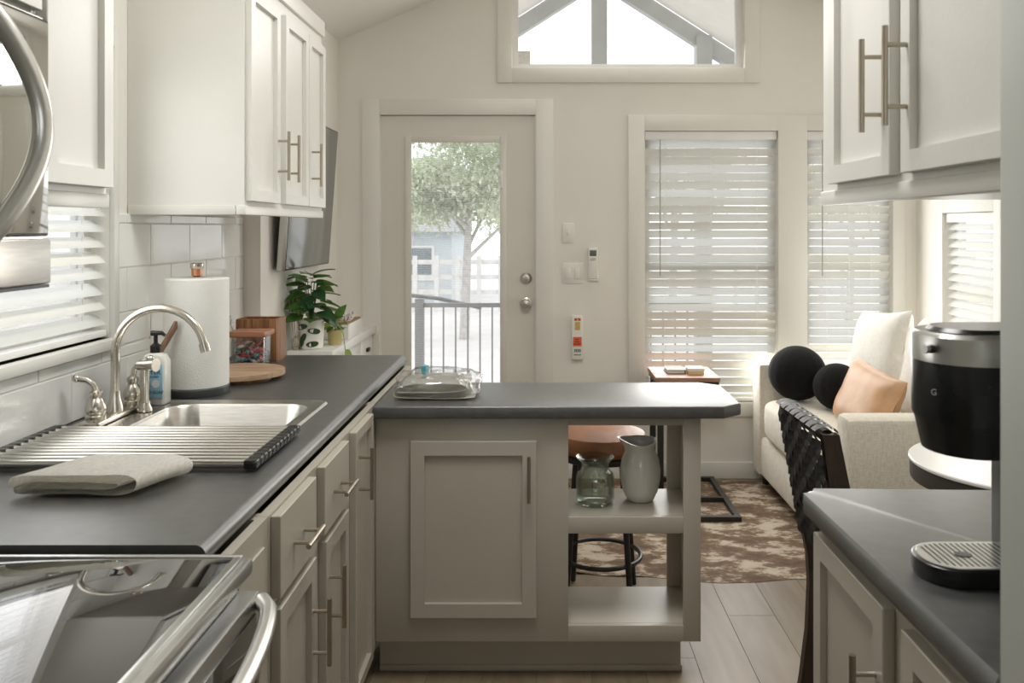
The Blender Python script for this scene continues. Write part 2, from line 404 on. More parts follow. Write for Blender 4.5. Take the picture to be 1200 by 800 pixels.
# blinds
def blind_y(label, w, tilt):
    x0, x1, z0, z1 = w; yc = YF+.022
    t = thing('window_blind', label, 'blind', (.5*(x0+x1), yc, z0), 'white slatted blinds in the far wall')
    bx('headrail', VINYL, (x0+.004, x1-.004, yc-.022, yc+.03, z1-.05, z1-.002), t, .002)
    bx('bottom_rail', VINYL, (x0+.008, x1-.008, yc-.022, yc+.022, z0+.006, z0+.024), t, .003)
    b = B(); b.grid(lambda u, v: Vector(((x0+.008)+u*(x1-x0-.016), (v-.5)*.050, .003*(1-(2*v-1)**2))), 1, 4, .0022); sl = None
    n = int((z1-z0-.085)/.0475)
    for i in range(n):
        z = z1-.075-i*.0475
        if sl is None:
            s = b.build('slat', SLAT, t); sl = s.data; s.location = Vector((.5*(x0+x1), yc, z))-WO[t.name]
        else: s = place('slat', sl, (.5*(x0+x1), yc, z), t)
        s.rotation_euler = (tilt+random.uniform(-.05, .05), random.uniform(-.003, .003), 0)
    for x in (x0+.12, .5*(x0+x1), x1-.12): bx('ladder_cord', VINYL, (x-.0012, x+.0012, yc-.024, yc-.022, z0+.02, z1-.05), t)
    B().tube([(x0+.09, yc-.03, z1-.05), (x0+.09, yc-.03, z1-.84)], .003, 8).build('tilt_wand', mat('wand_plastic', (.35, .35, .32), .4), t)
blind_y('wide white horizontal slat blind behind the small wooden side table', W1, math.radians(-61))
blind_y('narrow white horizontal slat blind behind the sofa near room corner', W2, math.radians(-61))
def blind_x(label, xc, w, tilt):
    ya, yb, z0, z1 = w
    t = thing('window_blind', label, 'blind', (xc, .5*(ya+yb), z0))
    bx('headrail', VINYL, (xc-.025, xc+.025, ya+.004, yb-.004, z1-.05, z1-.002), t, .002)
    bx('bottom_rail', VINYL, (xc-.022, xc+.022, ya+.006, yb-.006, z0+.006, z0+.024), t, .003)
    b = B(); b.grid(lambda u, v: Vector(((v-.5)*.050, (ya+.006)+u*(yb-ya-.012), .003*(1-(2*v-1)**2))), 1, 4, .0022); sl = None
    for i in range(int((z1-z0-.085)/.045)):
        z = z1-.075-i*.045
        if sl is None:
            s = b.build('slat', SLAT, t); sl = s.data; s.location = Vector((xc, .5*(ya+yb), z))-WO[t.name]
        else: s = place('slat', sl, (xc, .5*(ya+yb), z), t)
        s.rotation_euler = (random.uniform(-.004, .004), tilt+random.uniform(-.05, .05), 0)
    for y in (ya+.1, yb-.1): bx('ladder_cord', VINYL, (xc-.001, xc+.001, y-.0012, y+.0012, z0+.02, z1-.05), t)
blind_x('white slat blind over the kitchen sink', XL-.026, KW, math.radians(40))
blind_x('white slat blind in the side wall behind the sofa', XR+.026, RW, math.radians(-45))

# tiles on the kitchen wall
tw, th, g = .305, .1335, .003
tm = {}
row = 0; z = .93
while z < 1.50:
    z1 = min(z+th, 1.494); y = 1.36-(.15 if row % 2 else 0)
    while y < YS:
        y0, y1 = max(y, 1.36), min(y+tw, YS-.002)
        segs = [(y0, y1, z, z1)]
        if z1 > KW[2]-.031 and y0 < KW[1]+.035:      # clear the window and its sill
            segs = []
            if z < KW[2]-.035: segs.append((y0, min(y1, YS), z, KW[2]-.033))
            if y1 > KW[1]+.04: segs.append((max(y0, KW[1]+.037), y1, z if not segs else KW[2]-.033+g, z1))
        for a, c, d, e in segs:
            if c-a < .012 or e-d < .012: continue
            k = (round(c-a, 3), round(e-d, 3))
            if k not in tm:
                o = B().box(XL, XL+.009, a+g/2, c-g/2, d+g/2, e-g/2, .002, 1).build('tile', TILE, wl); tm[k] = o.data
            else: o = place('tile', tm[k], (XL+.0045, (a+c)/2, d+g/2), wl)
            o.rotation_euler = (0, random.uniform(-.004, .004), random.uniform(-.003, .003))
        y += tw
    z += th; row += 1
bx('grout', GROUT, (XL, XL+.004, 1.36, YS-.002, .93, KW[2]-.034), wl); bx('grout', GROUT, (XL, XL+.004, KW[1]+.037, YS-.002, KW[2]-.034, 1.494), wl)

# ------------------------------------------------------------------ door
d1 = struct(B().box(DX0+.006, -.762, YF+.012, YF+.055, .01, DZ1-.006).box(-.228, DX1-.006, YF+.012, YF+.055, .01, DZ1-.006)
            .box(-.762, -.228, YF+.012, YF+.055, 1.955, DZ1-.006).box(-.762, -.228, YF+.012, YF+.055, .01, .20).build('door_1', DOORP))
b = B()
for a, c, d, e in ((-.79, -.752, .18, 1.985), (-.238, -.2, .18, 1.985), (-.752, -.238, 1.945, 1.985), (-.752, -.238, .18, .21)): b.box(a, c, YF+.002, YF+.014, d, e, .003)
b.build('glazing_frame', DOORP, d1)
bx('glass_pane', GLASS, (-.756, -.234, YF+.022, YF+.025, .2, 1.96), d1)
b = B()
for i in range(170):
    zc = .215+i*.0102; b.prism([(YF+.03, zc), (YF+.0425, zc-.0016), (YF+.0425, zc-.0012), (YF+.03, zc+.0004)], -.752, -.238, 'x')
b.build('mini_blind', VINYL, d1, smooth=0, kind='stuff')
bx('blind_slider', VINYL, (-.237, -.222, YF-.008, YF+.004, 1.68, 1.78), d1, .003)
b = B(); cx, cz = -.087, 1.157
M90 = lambda x, y, z: Matrix.Translation((x, y, z)) @ Matrix.Rotation(PI/2, 4, 'X')
B().lathe([(.034, 0), (.034, .008), (.027, .016), (.022, .022), (.0, .023)], 0, 0, 24, cap1=False).box(-.004, .004, -.016, .016, .02, .032, .002).xf(M90(cx, YF+.014, cz)).build('deadbolt', NICKEL, d1)
B().lathe([(.034, 0), (.034, .008), (.014, .014), (.013, .034), (.028, .044), (.030, .056), (.024, .066), (0, .068)], 0, 0, 24, cap1=False).xf(M90(cx, YF+.014, 1.012)).build('door_knob', NICKEL, d1)
bx('threshold', mat('aluminium_sill', (.5, .5, .48), .4, .8), (DX0, DX1, YF+.002, YF+.1, -.008, .012), d1)
b = B(); b.box(DX0-.0, DX0+.006, YF, YF+.08, 0, DZ1).box(DX1-.006, DX1, YF, YF+.08, 0, DZ1).build('door_jamb', TRIM, d1)

# wall plates and boxes
sw = thing('light_switch', 'single white light switch plate beside the door casing', 'switch', (.160, YF, 1.36))
bx('plate', WPLAST, (.124, .194, YF-.006, YF, 1.362, 1.478), sw, .003); bx('toggle', WPLAST, (.153, .165, YF-.016, YF-.005, 1.408, 1.432), sw, .002)
sw = thing('light_switch', 'wide double rocker switch plate left of the remote', 'switch', (.19, YF, 1.12))
bx('plate', WPLAST, (.124, .248, YF-.006, YF, 1.128, 1.247), sw, .003)
for x in (.155, .212): bx('rocker', WPLAST, (x-.017, x+.017, YF-.010, YF-.005, 1.155, 1.22), sw, .003)
rm = thing('remote_control', 'white air conditioner remote control hanging in wall holder', 'remote', (.3, YF, 1.14))
bx('holder', WPLAST, (.268, .333, YF-.02, YF, 1.143, 1.21), rm, .005); bx('body', WPLAST, (.273, .328, YF-.026, YF-.004, 1.155, 1.336), rm, .006)
bx('screen', mat('lcd_grey', (.12, .13, .11), .3, var=.1), (.281, .320, YF-.0275, YF-.0255, 1.288, 1.322), rm, .001)
bx('button', mat('button_grey', (.55, .54, .5), .5), (.284, .317, YF-.0285, YF-.0255, 1.262, 1.278), rm, .002)
mb = thing('fire_safety_box', 'tall slim white wall box with red and yellow printed labels', 'box', (.21, YF, .69))
bx('body', WPLAST, (.176, .243, YF-.03, YF, .69, .945), mb, .006)
yb = YF-.0305
for nm, c, d in (('red_label', (.70, .055, .035), (.192, .229, .915, .930)), ('gold_label', (.62, .42, .12), (.195, .226, .862, .908)), ('orange_label', (.78, .13, .05), (.184, .234, .768, .822))):
    bx(nm, mat(nm+'_ink', c, .5, var=.15, vscale=90), (d[0], d[1], yb-.0008, yb+.001, d[2], d[3]), mb)
B().prism([(.205, .917), (.216, .917), (.2105, .928)], yb-.0012, yb-.0004, 'y').build('printed_mark', WPLAST, mb)
for k in range(3): bx('printed_line', mat('dark_red_ink', (.25, .03, .02), .6), (.188+k*.004, .228-k*.006, yb-.0012, yb-.0004, .778+k*.013, .784+k*.013), mb)
for k in range(4): bx('printed_mark', mat('teal_ink', (.10, .22, .26), .6), (.192+k*.010, .199+k*.010, yb-.0012, yb+.001, .735, .752), mb)
for k in range(5): bx('printed_mark', mat('black_ink', (.02, .02, .02), .6), (.192+k*.008, .197+k*.008, yb-.0012, yb+.001, .716, .722), mb)

# ------------------------------------------------------------------ left kitchen run
CZ = .93; XF = -.53                 # worktop height, face frame plane
def base_unit(name, label, y0, y1, xb=XL+.012, xf=XF, ztop=CZ-.04, m=GREIGE):
    t = thing(name, label, 'cabinet', ((xb+xf)/2, (y0+y1)/2, 0))
    b = B().box(xb, xf-.02, y0, y0+.018, .105, ztop).box(xb, xf-.02, y1-.018, y1, .105, ztop).box(xb, xf-.02, y0+.018, y1-.018, .105, .123).box(xb, xb+.008, y0+.018, y1-.018, .123, ztop-.2)
    b.box(xf-.02, xf, y0, y1, .105, ztop); b.build('body', m, t)
    bx('toe_kick', m, (xb, xf-.06, y0, y1, 0, .104), t)
    return t
cb = base_unit('base_cabinet', 'narrow plain greige filler cabinet between range and drawer cabinet', 1.392, 1.655)
shaker('panel', GREIGE, '+x', XF, 1.41, 1.62, .62, .845, cb, t=.006, flat=True)
cb = base_unit('base_cabinet', 'greige sink base cabinet with two drawers and three doors', 1.657, 2.728)
dr = shaker('drawer', GREIGE, '+x', XF, 1.672, 1.940, .723, .885, cb, flat=True); pull('+x', XF+.02, 1.80, .80, .12, False, dr)
dr = shaker('drawer', GREIGE, '+x', XF, 2.015, 2.27, .723, .885, cb, flat=True); pull('+x', XF+.02, 2.14, .80, .12, False, dr)
do = shaker('door', GREIGE, '+x', XF, 1.672, 1.940, .14, .703, cb); pull('+x', XF+.02, 1.912, .545, .15, True, do)
do = shaker('door', GREIGE, '+x', XF, 2.03, 2.27, .14, .703, cb); pull('+x', XF+.02, 2.058, .562, .15, True, do)
do = shaker('door', GREIGE, '+x', XF, 2.356, 2.60, .14, .885, cb, stile=.04); pull('+x', XF+.02, 2.392, .762, .145, True, do)
cb = base_unit('base_cabinet', 'greige cabinet under the left worktop beyond the peninsula', 2.73, 3.47)
shaker('door', GREIGE, '+x', XF-.001, 3.13, 3.45, .14, .84, cb)

# left worktop with a cut-out for the sink
def round_top(name, label, x0, x1, y0, y1, z, edge, hole=None, t=.038, far_round=False):
    b = B(); r = .0182
    prof = [(-r, z)]+[(-r+r*math.sin(a), z-r+r*math.cos(a)) for a in [PI*k/16 for k in range(1, 8)]]+[(0, z-r), (0, z-t+r)]+[(-r+r*math.cos(a), z-t+r-r*math.sin(a)) for a in [PI*k/16 for k in range(1, 8)]]+[(-r, z-t)]
    xe = x1 if edge > 0 else x0; xi = xe-edge*.06
    pts = [(xi, z)]+[(xe+edge*p[0], p[1]) for p in prof]+[(xi, z-t)]
    b.prism(pts, y0, y1, 'y')
    a0, a1 = (x0, xi) if edge > 0 else (xi, x1)
    if hole:
        hx0, hx1, hy0, hy1 = hole
        b.box(a0, a1, y0, hy0, z-t, z); b.box(a0, a1, hy1, y1, z-t, z); b.box(a0, hx0, hy0, hy1, z-t, z); b.box(hx1, a1, hy0, hy1, z-t, z)
    else: b.box(a0, a1, y0, y1, z-t, z)
    bmesh.ops.remove_doubles(b.bm, verts=b.bm.verts, dist=1e-5)
    return tag(b.build(name, LAM, smooth=30), label, 'worktop')
SK = (-1.222, -.632, 1.90, 2.55); BS = (-1.075, -.668, 1.945, 2.505)
round_top('worktop', 'long charcoal laminate worktop holding the sink along tiled wall', XL+.011, -.55, 1.40, 3.49, CZ, 1, (SK[0]+.02, SK[1]-.015, SK[2]+.015, SK[3]-.015))

# sink
sk = thing('kitchen_sink', 'stainless steel drop-in sink in the long charcoal worktop', 'sink', (-.93, 2.22, CZ-.16))
def rrect(x0, x1, y0, y1, r, n=6):
    out = []
    for cx, cy, a0 in ((x1-r, y1-r, 0), (x0+r, y1-r, PI/2), (x0+r, y0+r, PI), (x1-r, y0+r, 1.5*PI)):
        out += [(cx+r*math.cos(a0+PI/2*k/n), cy+r*math.sin(a0+PI/2*k/n)) for k in range(n+1)]
    return out
def loft(b, rings, cap0=False, cap1=False):
    R = [[b.bm.verts.new(p) for p in rg] for rg in rings]
    for A, C in zip(R, R[1:]):
        for k in range(len(A)): b.bm.faces.new((A[k], A[(k+1) % len(A)], C[(k+1) % len(A)], C[k]))
    if cap0: b.bm.faces.new(R[0][::-1])
    if cap1: b.bm.faces.new(R[-1])
    return b
def ring(x0, x1, y0, y1, r, z): return [(x, y, z) for x, y in rrect(x0, x1, y0, y1, r)]
b = B()
loft(b, [ring(SK[0]-.001, SK[1]+.001, SK[2]-.001, SK[3]+.001, .03, CZ+.0008), ring(SK[0]+.004, SK[1]-.004, SK[2]+.004, SK[3]-.004, .03, CZ+.007),
         ring(SK[0]+.02, SK[1]-.02, SK[2]+.02, SK[3]-.02, .035, CZ+.004),
         ring(BS[0], BS[1], BS[2], BS[3], .075, CZ+.004), ring(BS[0]+.006, BS[1]-.006, BS[2]+.006, BS[3]-.006, .07, CZ-.002),
         ring(BS[0]+.016, BS[1]-.016, BS[2]+.016, BS[3]-.016, .07, CZ-.12), ring(BS[0]+.05, BS[1]-.05, BS[2]+.05, BS[3]-.05, .06, CZ-.155)], cap1=True)
b.build('basin', STEEL, sk, smooth=40)
B().lathe([(.045, CZ-.154), (.045, CZ-.151), (.03, CZ-.153), (.0, CZ-.158)], -.87, 2.22, 24, cap1=False).build('drain', NICKEL, sk)

# faucet
fc = thing('kitchen_faucet', 'brushed nickel gooseneck faucet with two lever handles on sink', 'faucet', (-1.165, 2.33, CZ+.006))
FX, FY, ZD = -1.165, 2.335, CZ+.0055
bx('base_plate', NICKEL, (FX-.028, FX+.028, FY-.14, FY+.14, ZD, ZD+.014), fc, .006)
pts = [(FX, FY, ZD+.012), (FX, FY, 1.11)]+[(FX+.1225-.1225*math.cos(a), FY, 1.108+.1225*math.sin(a)) for a in [PI*k/20*.94 for k in range(1, 21)]]
B().tube(pts, [.0115]*2+[.0105]*20, 14).lathe([(.022, ZD+.01), (.02, ZD+.03), (.0145, ZD+.05), (.013, ZD+.07)], FX, FY, 20).build('spout', NICKEL, fc)
e = Vector(pts[-1]); d = (Vector(pts[-1])-Vector(pts[-2])).normalized()
B().tube([e-d*.004, e+d*.02], .0135, 14).build('spout_tip', NICKEL, fc)
for sy, ly in ((-1, -.03), (1, .03)):
    y = FY+sy*.10
    h = B().lathe([(.026, ZD+.01), (.027, ZD+.024), (.022, ZD+.028), (.026, ZD+.036), (.026, ZD+.046), (.017, ZD+.066), (.0125, ZD+.07), (.016, ZD+.08), (.016, ZD+.087), (.006, ZD+.094), (0, ZD+.095)], FX, y, 22, cap1=False).build('handle_base', NICKEL, fc)
    if sy < 0: p = [(FX, y, ZD+.085), (FX-.006, y-.004, ZD+.105), (FX-.02, y-.008, ZD+.118), (FX-.045, y-.014, ZD+.123)]; rr = [.007, .008, .0085, .0095]
    else: p = [(FX, y, ZD+.085), (FX+.004, y, ZD+.11), (FX+.02, y, ZD+.13), (FX+.05, y+.0, ZD+.142)]; rr = [.007, .0075, .0075, .007]
    B().tube(p, rr, 12).blob(p[-1], .011, .011, .010, nu=12, nv=8).build('lever', NICKEL, h)
sp = thing('side_sprayer', 'nickel pull-out side sprayer in front of blue labelled soap', 'sprayer', (-1.115, 2.40, CZ+.006))
SX, SY = -1.115, 2.40
B().lathe([(.022, ZD), (.021, ZD+.008), (.015, ZD+.02), (.0155, ZD+.03)], SX, SY, 18).build('base', NICKEL, sp)
B().tube([(SX, SY, ZD+.02), (SX, SY, ZD+.125)], [.0115, .013], 14).build('grip', NICKEL, sp)
B().tube([(SX-.016, SY, ZD+.128), (SX+.034, SY-.012, ZD+.131)], [.014, .0155], 14).tube([(SX+.034, SY-.012, ZD+.131), (SX+.038, SY-.013, ZD+.1312)], [.0155, .019], 14).build('spray_head', NICKEL, sp)

# soap bottle
sb = thing('soap_bottle', 'clear pump soap bottle with pale blue label behind faucet', 'bottle', (-1.10, 2.50, CZ+.005))
x, y, z0 = -1.131, 2.505, CZ+.0052
loft(B(), [ring(x-.034, x+.034, y-.026, y+.026, .012, z0), ring(x-.037, x+.037, y-.028, y+.028, .014, z0+.006), ring(x-.037, x+.037, y-.028, y+.028, .014, z0+.125),
           ring(x-.030, x+.030, y-.023, y+.023, .018, z0+.143), ring(x-.014, x+.014, y-.014, y+.014, .0135, z0+.150)], True, True).build('body', mat('soap_liquid', (.72, .72, .66), .15, var=.03, spec=.6), sb)
bx('label', mat('pale_blue_label', (.36, .62, .72), .5, var=.06, vscale=14), (x-.033, x+.033, y-.0295, y-.0275, z0+.02, z0+.118), sb, .0005)
INK = mat('label_ink', (.03, .12, .20), .6)
for s, zz, sz in (("MRS. MEYER'S", .112, .0085), ('MEYER', .096, .019), ('CLEAN DAY', .083, .0085), ('HAND SOAP', .038, .0125)):
    text('lettering', s, sz, INK, Matrix.Translation((x, y-.0299, z0+zz)) @ FACE_CAM, sb)
for k in range(3): bx('printed_line', INK, (x-.028, x+.004-.006*k, y-.0300, y-.0295, z0+.055+k*.006, z0+.0562+k*.006), sb)
B().lathe([(.0, 0), (.0115, 0), (.0115, .0006), (0, .0006)], 0, 0, 20, cap0=False, cap1=False).xf(Matrix.Translation((x+.013, y-.0296, z0+.062)) @ Matrix.Rotation(PI/2, 4, 'X')).build('emblem', mat('emblem_white', (.85, .83, .8), .5), sb)
B().lathe([(.0155, z0+.150), (.0155, z0+.170), (.009, z0+.175), (.006, z0+.178), (.006, z0+.206)], x, y, 18).build('pump_collar', BLACKP, sb)
B().tube([(x-.012, y, z0+.206), (x+.02, y-.004, z0+.207), (x+.03, y-.005, z0+.200)], [.008, .006, .0045], 10).build('pump_head', BLACKP, sb)
br = thing('dish_brush', 'wooden handled dish brush standing behind soap bottle', 'brush', (-1.14, 2.565, CZ))
B().tube([(-1.140, 2.566, CZ+.03), (-1.156, 2.566, CZ+.13), (-1.108, 2.58, CZ+.22), (-1.104, 2.58, CZ+.238)], [.007, .009, .010, .005], 10).build('handle', wood_mat('brush_wood', (.16, .08, .05), (.28, .16, .10), .5, 'z', 14, .1, False), br)
B().lathe([(.022, CZ), (.022, CZ+.02), (.012, CZ+.035)], -1.140, 2.566, 16).build('bristle_head', mat('bristles', (.5, .45, .35), .9, var=.2, vscale=60), br)

# paper towel holder
pt = thing('paper_towel_holder', 'tall white paper towel roll on dark base with copper finial', 'paper towel', (-1.08, 2.69, CZ))
x, y = -1.085, 2.69
B().lathe([(.097, CZ), (.099, CZ+.004), (.099, CZ+.024), (.096, CZ+.027), (0, CZ+.027)], x, y, 48, cap1=False).build('base', mat('dark_base', (.07, .075, .075), .35, .3, var=.2), pt)
B().lathe([(.020, CZ+.028), (.096, CZ+.028), (.0965, CZ+.36), (.094, CZ+.363), (.022, CZ+.364), (.020, CZ+.36)], x, y, 56, cap0=False, cap1=False).build('towel_roll', mat('paper_towel', (.80, .79, .745), .95, var=.02, vscale=20, bump=.15, bscale=200), pt)
B().tube([(x, y, CZ+.027), (x, y, CZ+.372)], .008, 12).build('rod', NICKEL, pt)
B().lathe([(.008, CZ+.366), (.016, CZ+.37), (.0165, CZ+.392)], x, y, 20).build('copper_collar', COPPER, pt)
B().lathe([(.018, CZ+.392), (.0205, CZ+.396), (.0205, CZ+.407), (.018, CZ+.41)], x, y, 20).build('cap', NICKEL, pt)

# boards, jar of sweets, wooden box, glass shaker
for k, (cx, cy, r, z0, z1, m, lab) in enumerate(((-1.045, 2.93, .115, CZ, CZ+.014, ACACIA, 'lower small dark edged round wooden board under the wider board'), (-1.055, 2.95, .165, CZ+.0142, CZ+.03, OAK, 'wide thin pale wooden serving board stacked on smaller board'))):
    pts = [(cx+r*math.cos(a)*(1.0), cy+r*.92*math.sin(a)) for a in [2*PI*i/40 for i in range(40)]]
    tag(B().prism(pts, z0, z1, 'z', .003).build('serving_board', m), lab, 'board')
x, y = -1.095, 3.225
jr = thing('candy_jar', 'square glass jar of wrapped candies with flat wooden lid', 'jar', (x, y, CZ))
loft(B(), [ring(x-.06, x+.06, y-.05, y+.05, .02, CZ+.001), ring(x-.064, x+.064, y-.054, y+.054, .022, CZ+.008), ring(x-.064, x+.064, y-.054, y+.054, .022, CZ+.112),
           ring(x-.061, x+.061, y-.051, y+.051, .020, CZ+.112), ring(x-.061, x+.061, y-.051, y+.051, .020, CZ+.01)], True, True).build('glass', CGLASS, jr)
bx('lid', wood_mat('lid_wood', (.30, .13, .07), (.48, .24, .14), .5, 'x', 16, .1, False), (x-.071, x+.071, y-.06, y+.06, CZ+.1125, CZ+.134), jr, .006)
cols = [('candy_pink', (.80, .22, .28)), ('candy_teal', (.16, .42, .48)), ('candy_blue', (.24, .34, .50)), ('candy_rose', (.80, .42, .50)), ('candy_cream', (.72, .68, .60)), ('candy_red', (.66, .08, .08))]
for k in range(64):
    c = cols[random.randrange(6)] if k > 22 else cols[random.choice((1, 2, 1, 4))]
    px, py, pz = x+random.uniform(-.046, .046), y+random.uniform(-.039, .036), CZ+.02+random.uniform(0, .078)*(k/64)**.6
    L = random.uniform(.011, .017)
    me = B().blob((0, 0, 0), L, .0075, .0075, nu=8, nv=6).box(-L-.006, -L+.002, -.006, .006, -.001, .001).box(L-.002, L+.006, -.006, .006, -.001, .001).xf(Matrix.Translation((px, py, pz)) @ Euler((random.random()*3, random.uniform(-.5, .5), random.random()*3)).to_matrix().to_4x4())
    tag(me.build('wrapped_candy', mat(c[0], c[1], .3, var=.15, vscale=60, spec=.6)), c[0][6:]+' twist wrapped candy inside the wooden lidded glass jar', 'candy', 'wrapped candies in the glass jar')
x0, x1 = -1.19, -1.03
wb = thing('wooden_utensil_box', 'upright reddish brown acacia box standing behind the candy jar', 'box', (-1.1, 3.37, CZ))
n = 5
for k in range(n): bx('plank', ACACIA, (x0+(x1-x0)*k/n+.0006, x0+(x1-x0)*(k+1)/n-.0006, 3.325, 3.338, CZ, CZ+.164), wb, .001)
bx('side_panel', ACACIA, (x0, x0+.012, 3.339, 3.44, CZ, CZ+.164), wb); bx('side_panel', ACACIA, (x1-.012, x1, 3.339, 3.44, CZ, CZ+.164), wb); bx('back_panel', ACACIA, (x0+.012, x1-.012, 3.428, 3.44, CZ, CZ+.164), wb)
for k, (gx, gy, gh) in enumerate(((-1.205, 3.19, .15), (-1.215, 3.30, .18))):
    gt = thing('glass_shaker', ('short' if k == 0 else 'tall')+' clear glass shaker bottle against the tiles behind candy jar', 'bottle', (gx, gy, CZ))
    B().lathe([(.026, CZ+.001), (.028, CZ+.006), (.028, CZ+gh-.06), (.016, CZ+gh-.035), (.016, CZ+gh-.02)], gx, gy, 20).build('glass', CGLASS, gt)
    B().lathe([(.018, CZ+gh-.022), (.018, CZ+gh-.003), (.012, CZ+gh)], gx, gy, 18).build('cap', CHROME, gt)

# roll-up drying rack
rk = thing('drying_rack', 'roll-up steel rod drying rack laid across the sink', 'rack', (-.9, 1.97, CZ+.006))
n = 12
for k in range(n):
    y = 1.825+k*.0278; z = CZ+.0168
    if k == 0:
        rod = B().tube([(-1.20, y, z), (-.625, y, z)], .0092, 12).build('rod', STEEL, rk)
        end = B().box(-.633, -.604, y-.0135, y+.0135, z-.0095, z+.0095, .004).build('end_cap', BLACKP, rk)
        end2 = B().box(-1.222, -1.193, y-.0135, y+.0135, z-.0095, z+.0095, .004).build('end_cap', BLACKP, rk)
    else:
        for o in (rod, end, end2): place(o.name.split('.')[0], o.data, WO[o.name]+Vector((0, y-1.825, 0)), rk)

# folded towel
def ribbon(path, y0, y1, th, ny=14, amp=.003, seed=0, shear=0.):
    P = [Vector((a, 0, c)) for a, c in path]
    for _ in range(2):
        Q = [P[0]]
        for a, c in zip(P, P[1:]): Q += [a*.75+c*.25, a*.25+c*.75]
        P = Q+[P[-1]]
    b = B(); nu = len(P)-1
    def fn(u, v):
        p = P[min(nu, int(round(u*nu)))]; y = y0+(y1-y0)*v
        nz = noise.noise(Vector((p.x*14+seed, y*14, p.z*20)))
        return Vector((p.x+amp*nz+shear*(v-.5)+.01*math.sin(v*5+seed)*amp*30*.1, y+amp*noise.noise(Vector((p.x*9, seed, p.z*30))), p.z+amp*.8*nz))
    b.grid(fn, nu, ny, th); return b
z = CZ+.0025
path = [(-.985+.02, z+.017), (-.95, z+.012), (-.90, z+.0125), (-.84, z+.011), (-.792, z+.013), (-.785, z+.02), (-.80, z+.0225), (-.88, z+.024), (-.95, z+.026), (-.985, z+.018), (-.992, z+.010), (-.985, z+.0035), (-.93, z+.0025), (-.86, z+.0035), (-.80, z+.002), (-.765, z+.004), (-.752, z+.016), (-.758, z+.030), (-.79, z+.035), (-.86, z+.034), (-.94, z+.037), (-.99, z+.034), (-1.003, z+.022), (-1.0, z+.012)]
path = [(px_, z+(pz_-z)*1.2) for px_, pz_ in path]
tag(ribbon(path, 1.645, 1.79, .0055, amp=.005, shear=.055).build('folded_towel', TOWELF, smooth=60), 'folded oatmeal linen towel lying in front of drying rack', 'towel')

# ------------------------------------------------------------------ left upper cabinets
def upper_unit(label, y0, y1, xw, xf, z0, z1, doors, face, far_end=True):
    t = thing('upper_cabinet', label, 'cabinet', ((xw+xf)/2, (y0+y1)/2, z0))
    lo, hi = min(xw, xf), max(xw, xf); sgn = 1 if face == '+x' else -1
    bx('body', UPPER, (lo, hi, y0, y1, z0+.0125, z1), t)
    e = xf+sgn*.006
    b = B().box(min(e, e-sgn*.03), max(e, e-sgn*.03), y0-.004, y1+.004, z0, z0+.030, .003)
    b.build('light_rail', UPPER, t)
    bx('side_rail', UPPER, (lo+.001 if sgn > 0 else lo+.025, hi-.025 if sgn > 0 else hi-.001, y0-.004, y0+.011, z0, z0+.030), t, .002)
    for (u0, u1, pu) in doors:
        d = shaker('door', UPPER, face, xf, u0, u1, z0+.042, z1-.045, t, stile=.05)
        if pu: pull(face, xf+sgn*.02, pu, z0+.042+.16, .165, True, d)
    return t
XU = -.905
upper_unit('three door pale upper cabinet over the paper towel holder', 2.60, 3.52, XL+.001, XU, 1.490, 2.235, ((2.612, 2.905, 2.875), (2.965, 3.255, 2.995), (3.262, 3.508, 3.30)), '+x')
b = B().box(XL+.002, XU+.012, 2.592, 3.528, 2.236, 2.30, .004)
tag(b.build('crown_moulding', TRIM), 'pale crown moulding on top of the three door upper cabinet', 'moulding')
upper_unit('narrow pale upper cabinet between microwave and sink window', 1.522, 1.775, XL+.001, XU, 1.490, 2.235, ((1.53, 1.768, None),), '+x')
t = thing('upper_cabinet', 'white cabinet mounted directly above the microwave', 'cabinet', (-1.08, 1.1, 1.825))
bx('body', UPPER, (XL+.001, XU, .74, 1.52, 1.825, 2.235), t); shaker('door', UPPER, '+x', XU, 1.13, 1.515, 1.835, 2.2, t); shaker('door', UPPER, '+x', XU, .745, 1.125, 1.835, 2.2, t)

# microwave
mw = thing('microwave', 'over-range microwave with mirrored door and curved silver handle', 'microwave', (-1.06, 1.14, 1.35))
XM = -.885; y0, y1 = .755, 1.515
bx('body', STEEL, (XL+.001, XM, y0, y1, 1.352, 1.822), mw)
MIRROR = mat('dark_mirror_glass', (.62, .62, .58), .04, .9, var=.05, vscale=3)
bx('door', BLACKP, (XM, XM+.014, y0+.2, y1-.004, 1.435, 1.816), mw, .004)
bx('door_glass', MIRROR, (XM+.0142, XM+.016, y0+.21, y1-.010, 1.441, 1.810), mw, .0006)
bx('lower_panel', STEEL, (XM, XM+.016, y0, y1, 1.352, 1.431), mw, .004)
bx('vent_strip', BLACKM, (XM-.2, XM+.012, y0, y1, 1.345, 1.351), mw)
bx('control_panel', BGLASS, (XM, XM+.015, y0, y0+.197, 1.435, 1.816), mw, .003)
pts = [(XM+.016+.040*math.sin(PI*k/20)**.8, 1.345+.075*math.sin(PI*k/20), 1.437+.36*k/20) for k in range(21)]
B().tube(pts, .0165, 16).build('handle', mat('handle_silver', (.66, .65, .62), .3, .9, var=.04), mw)

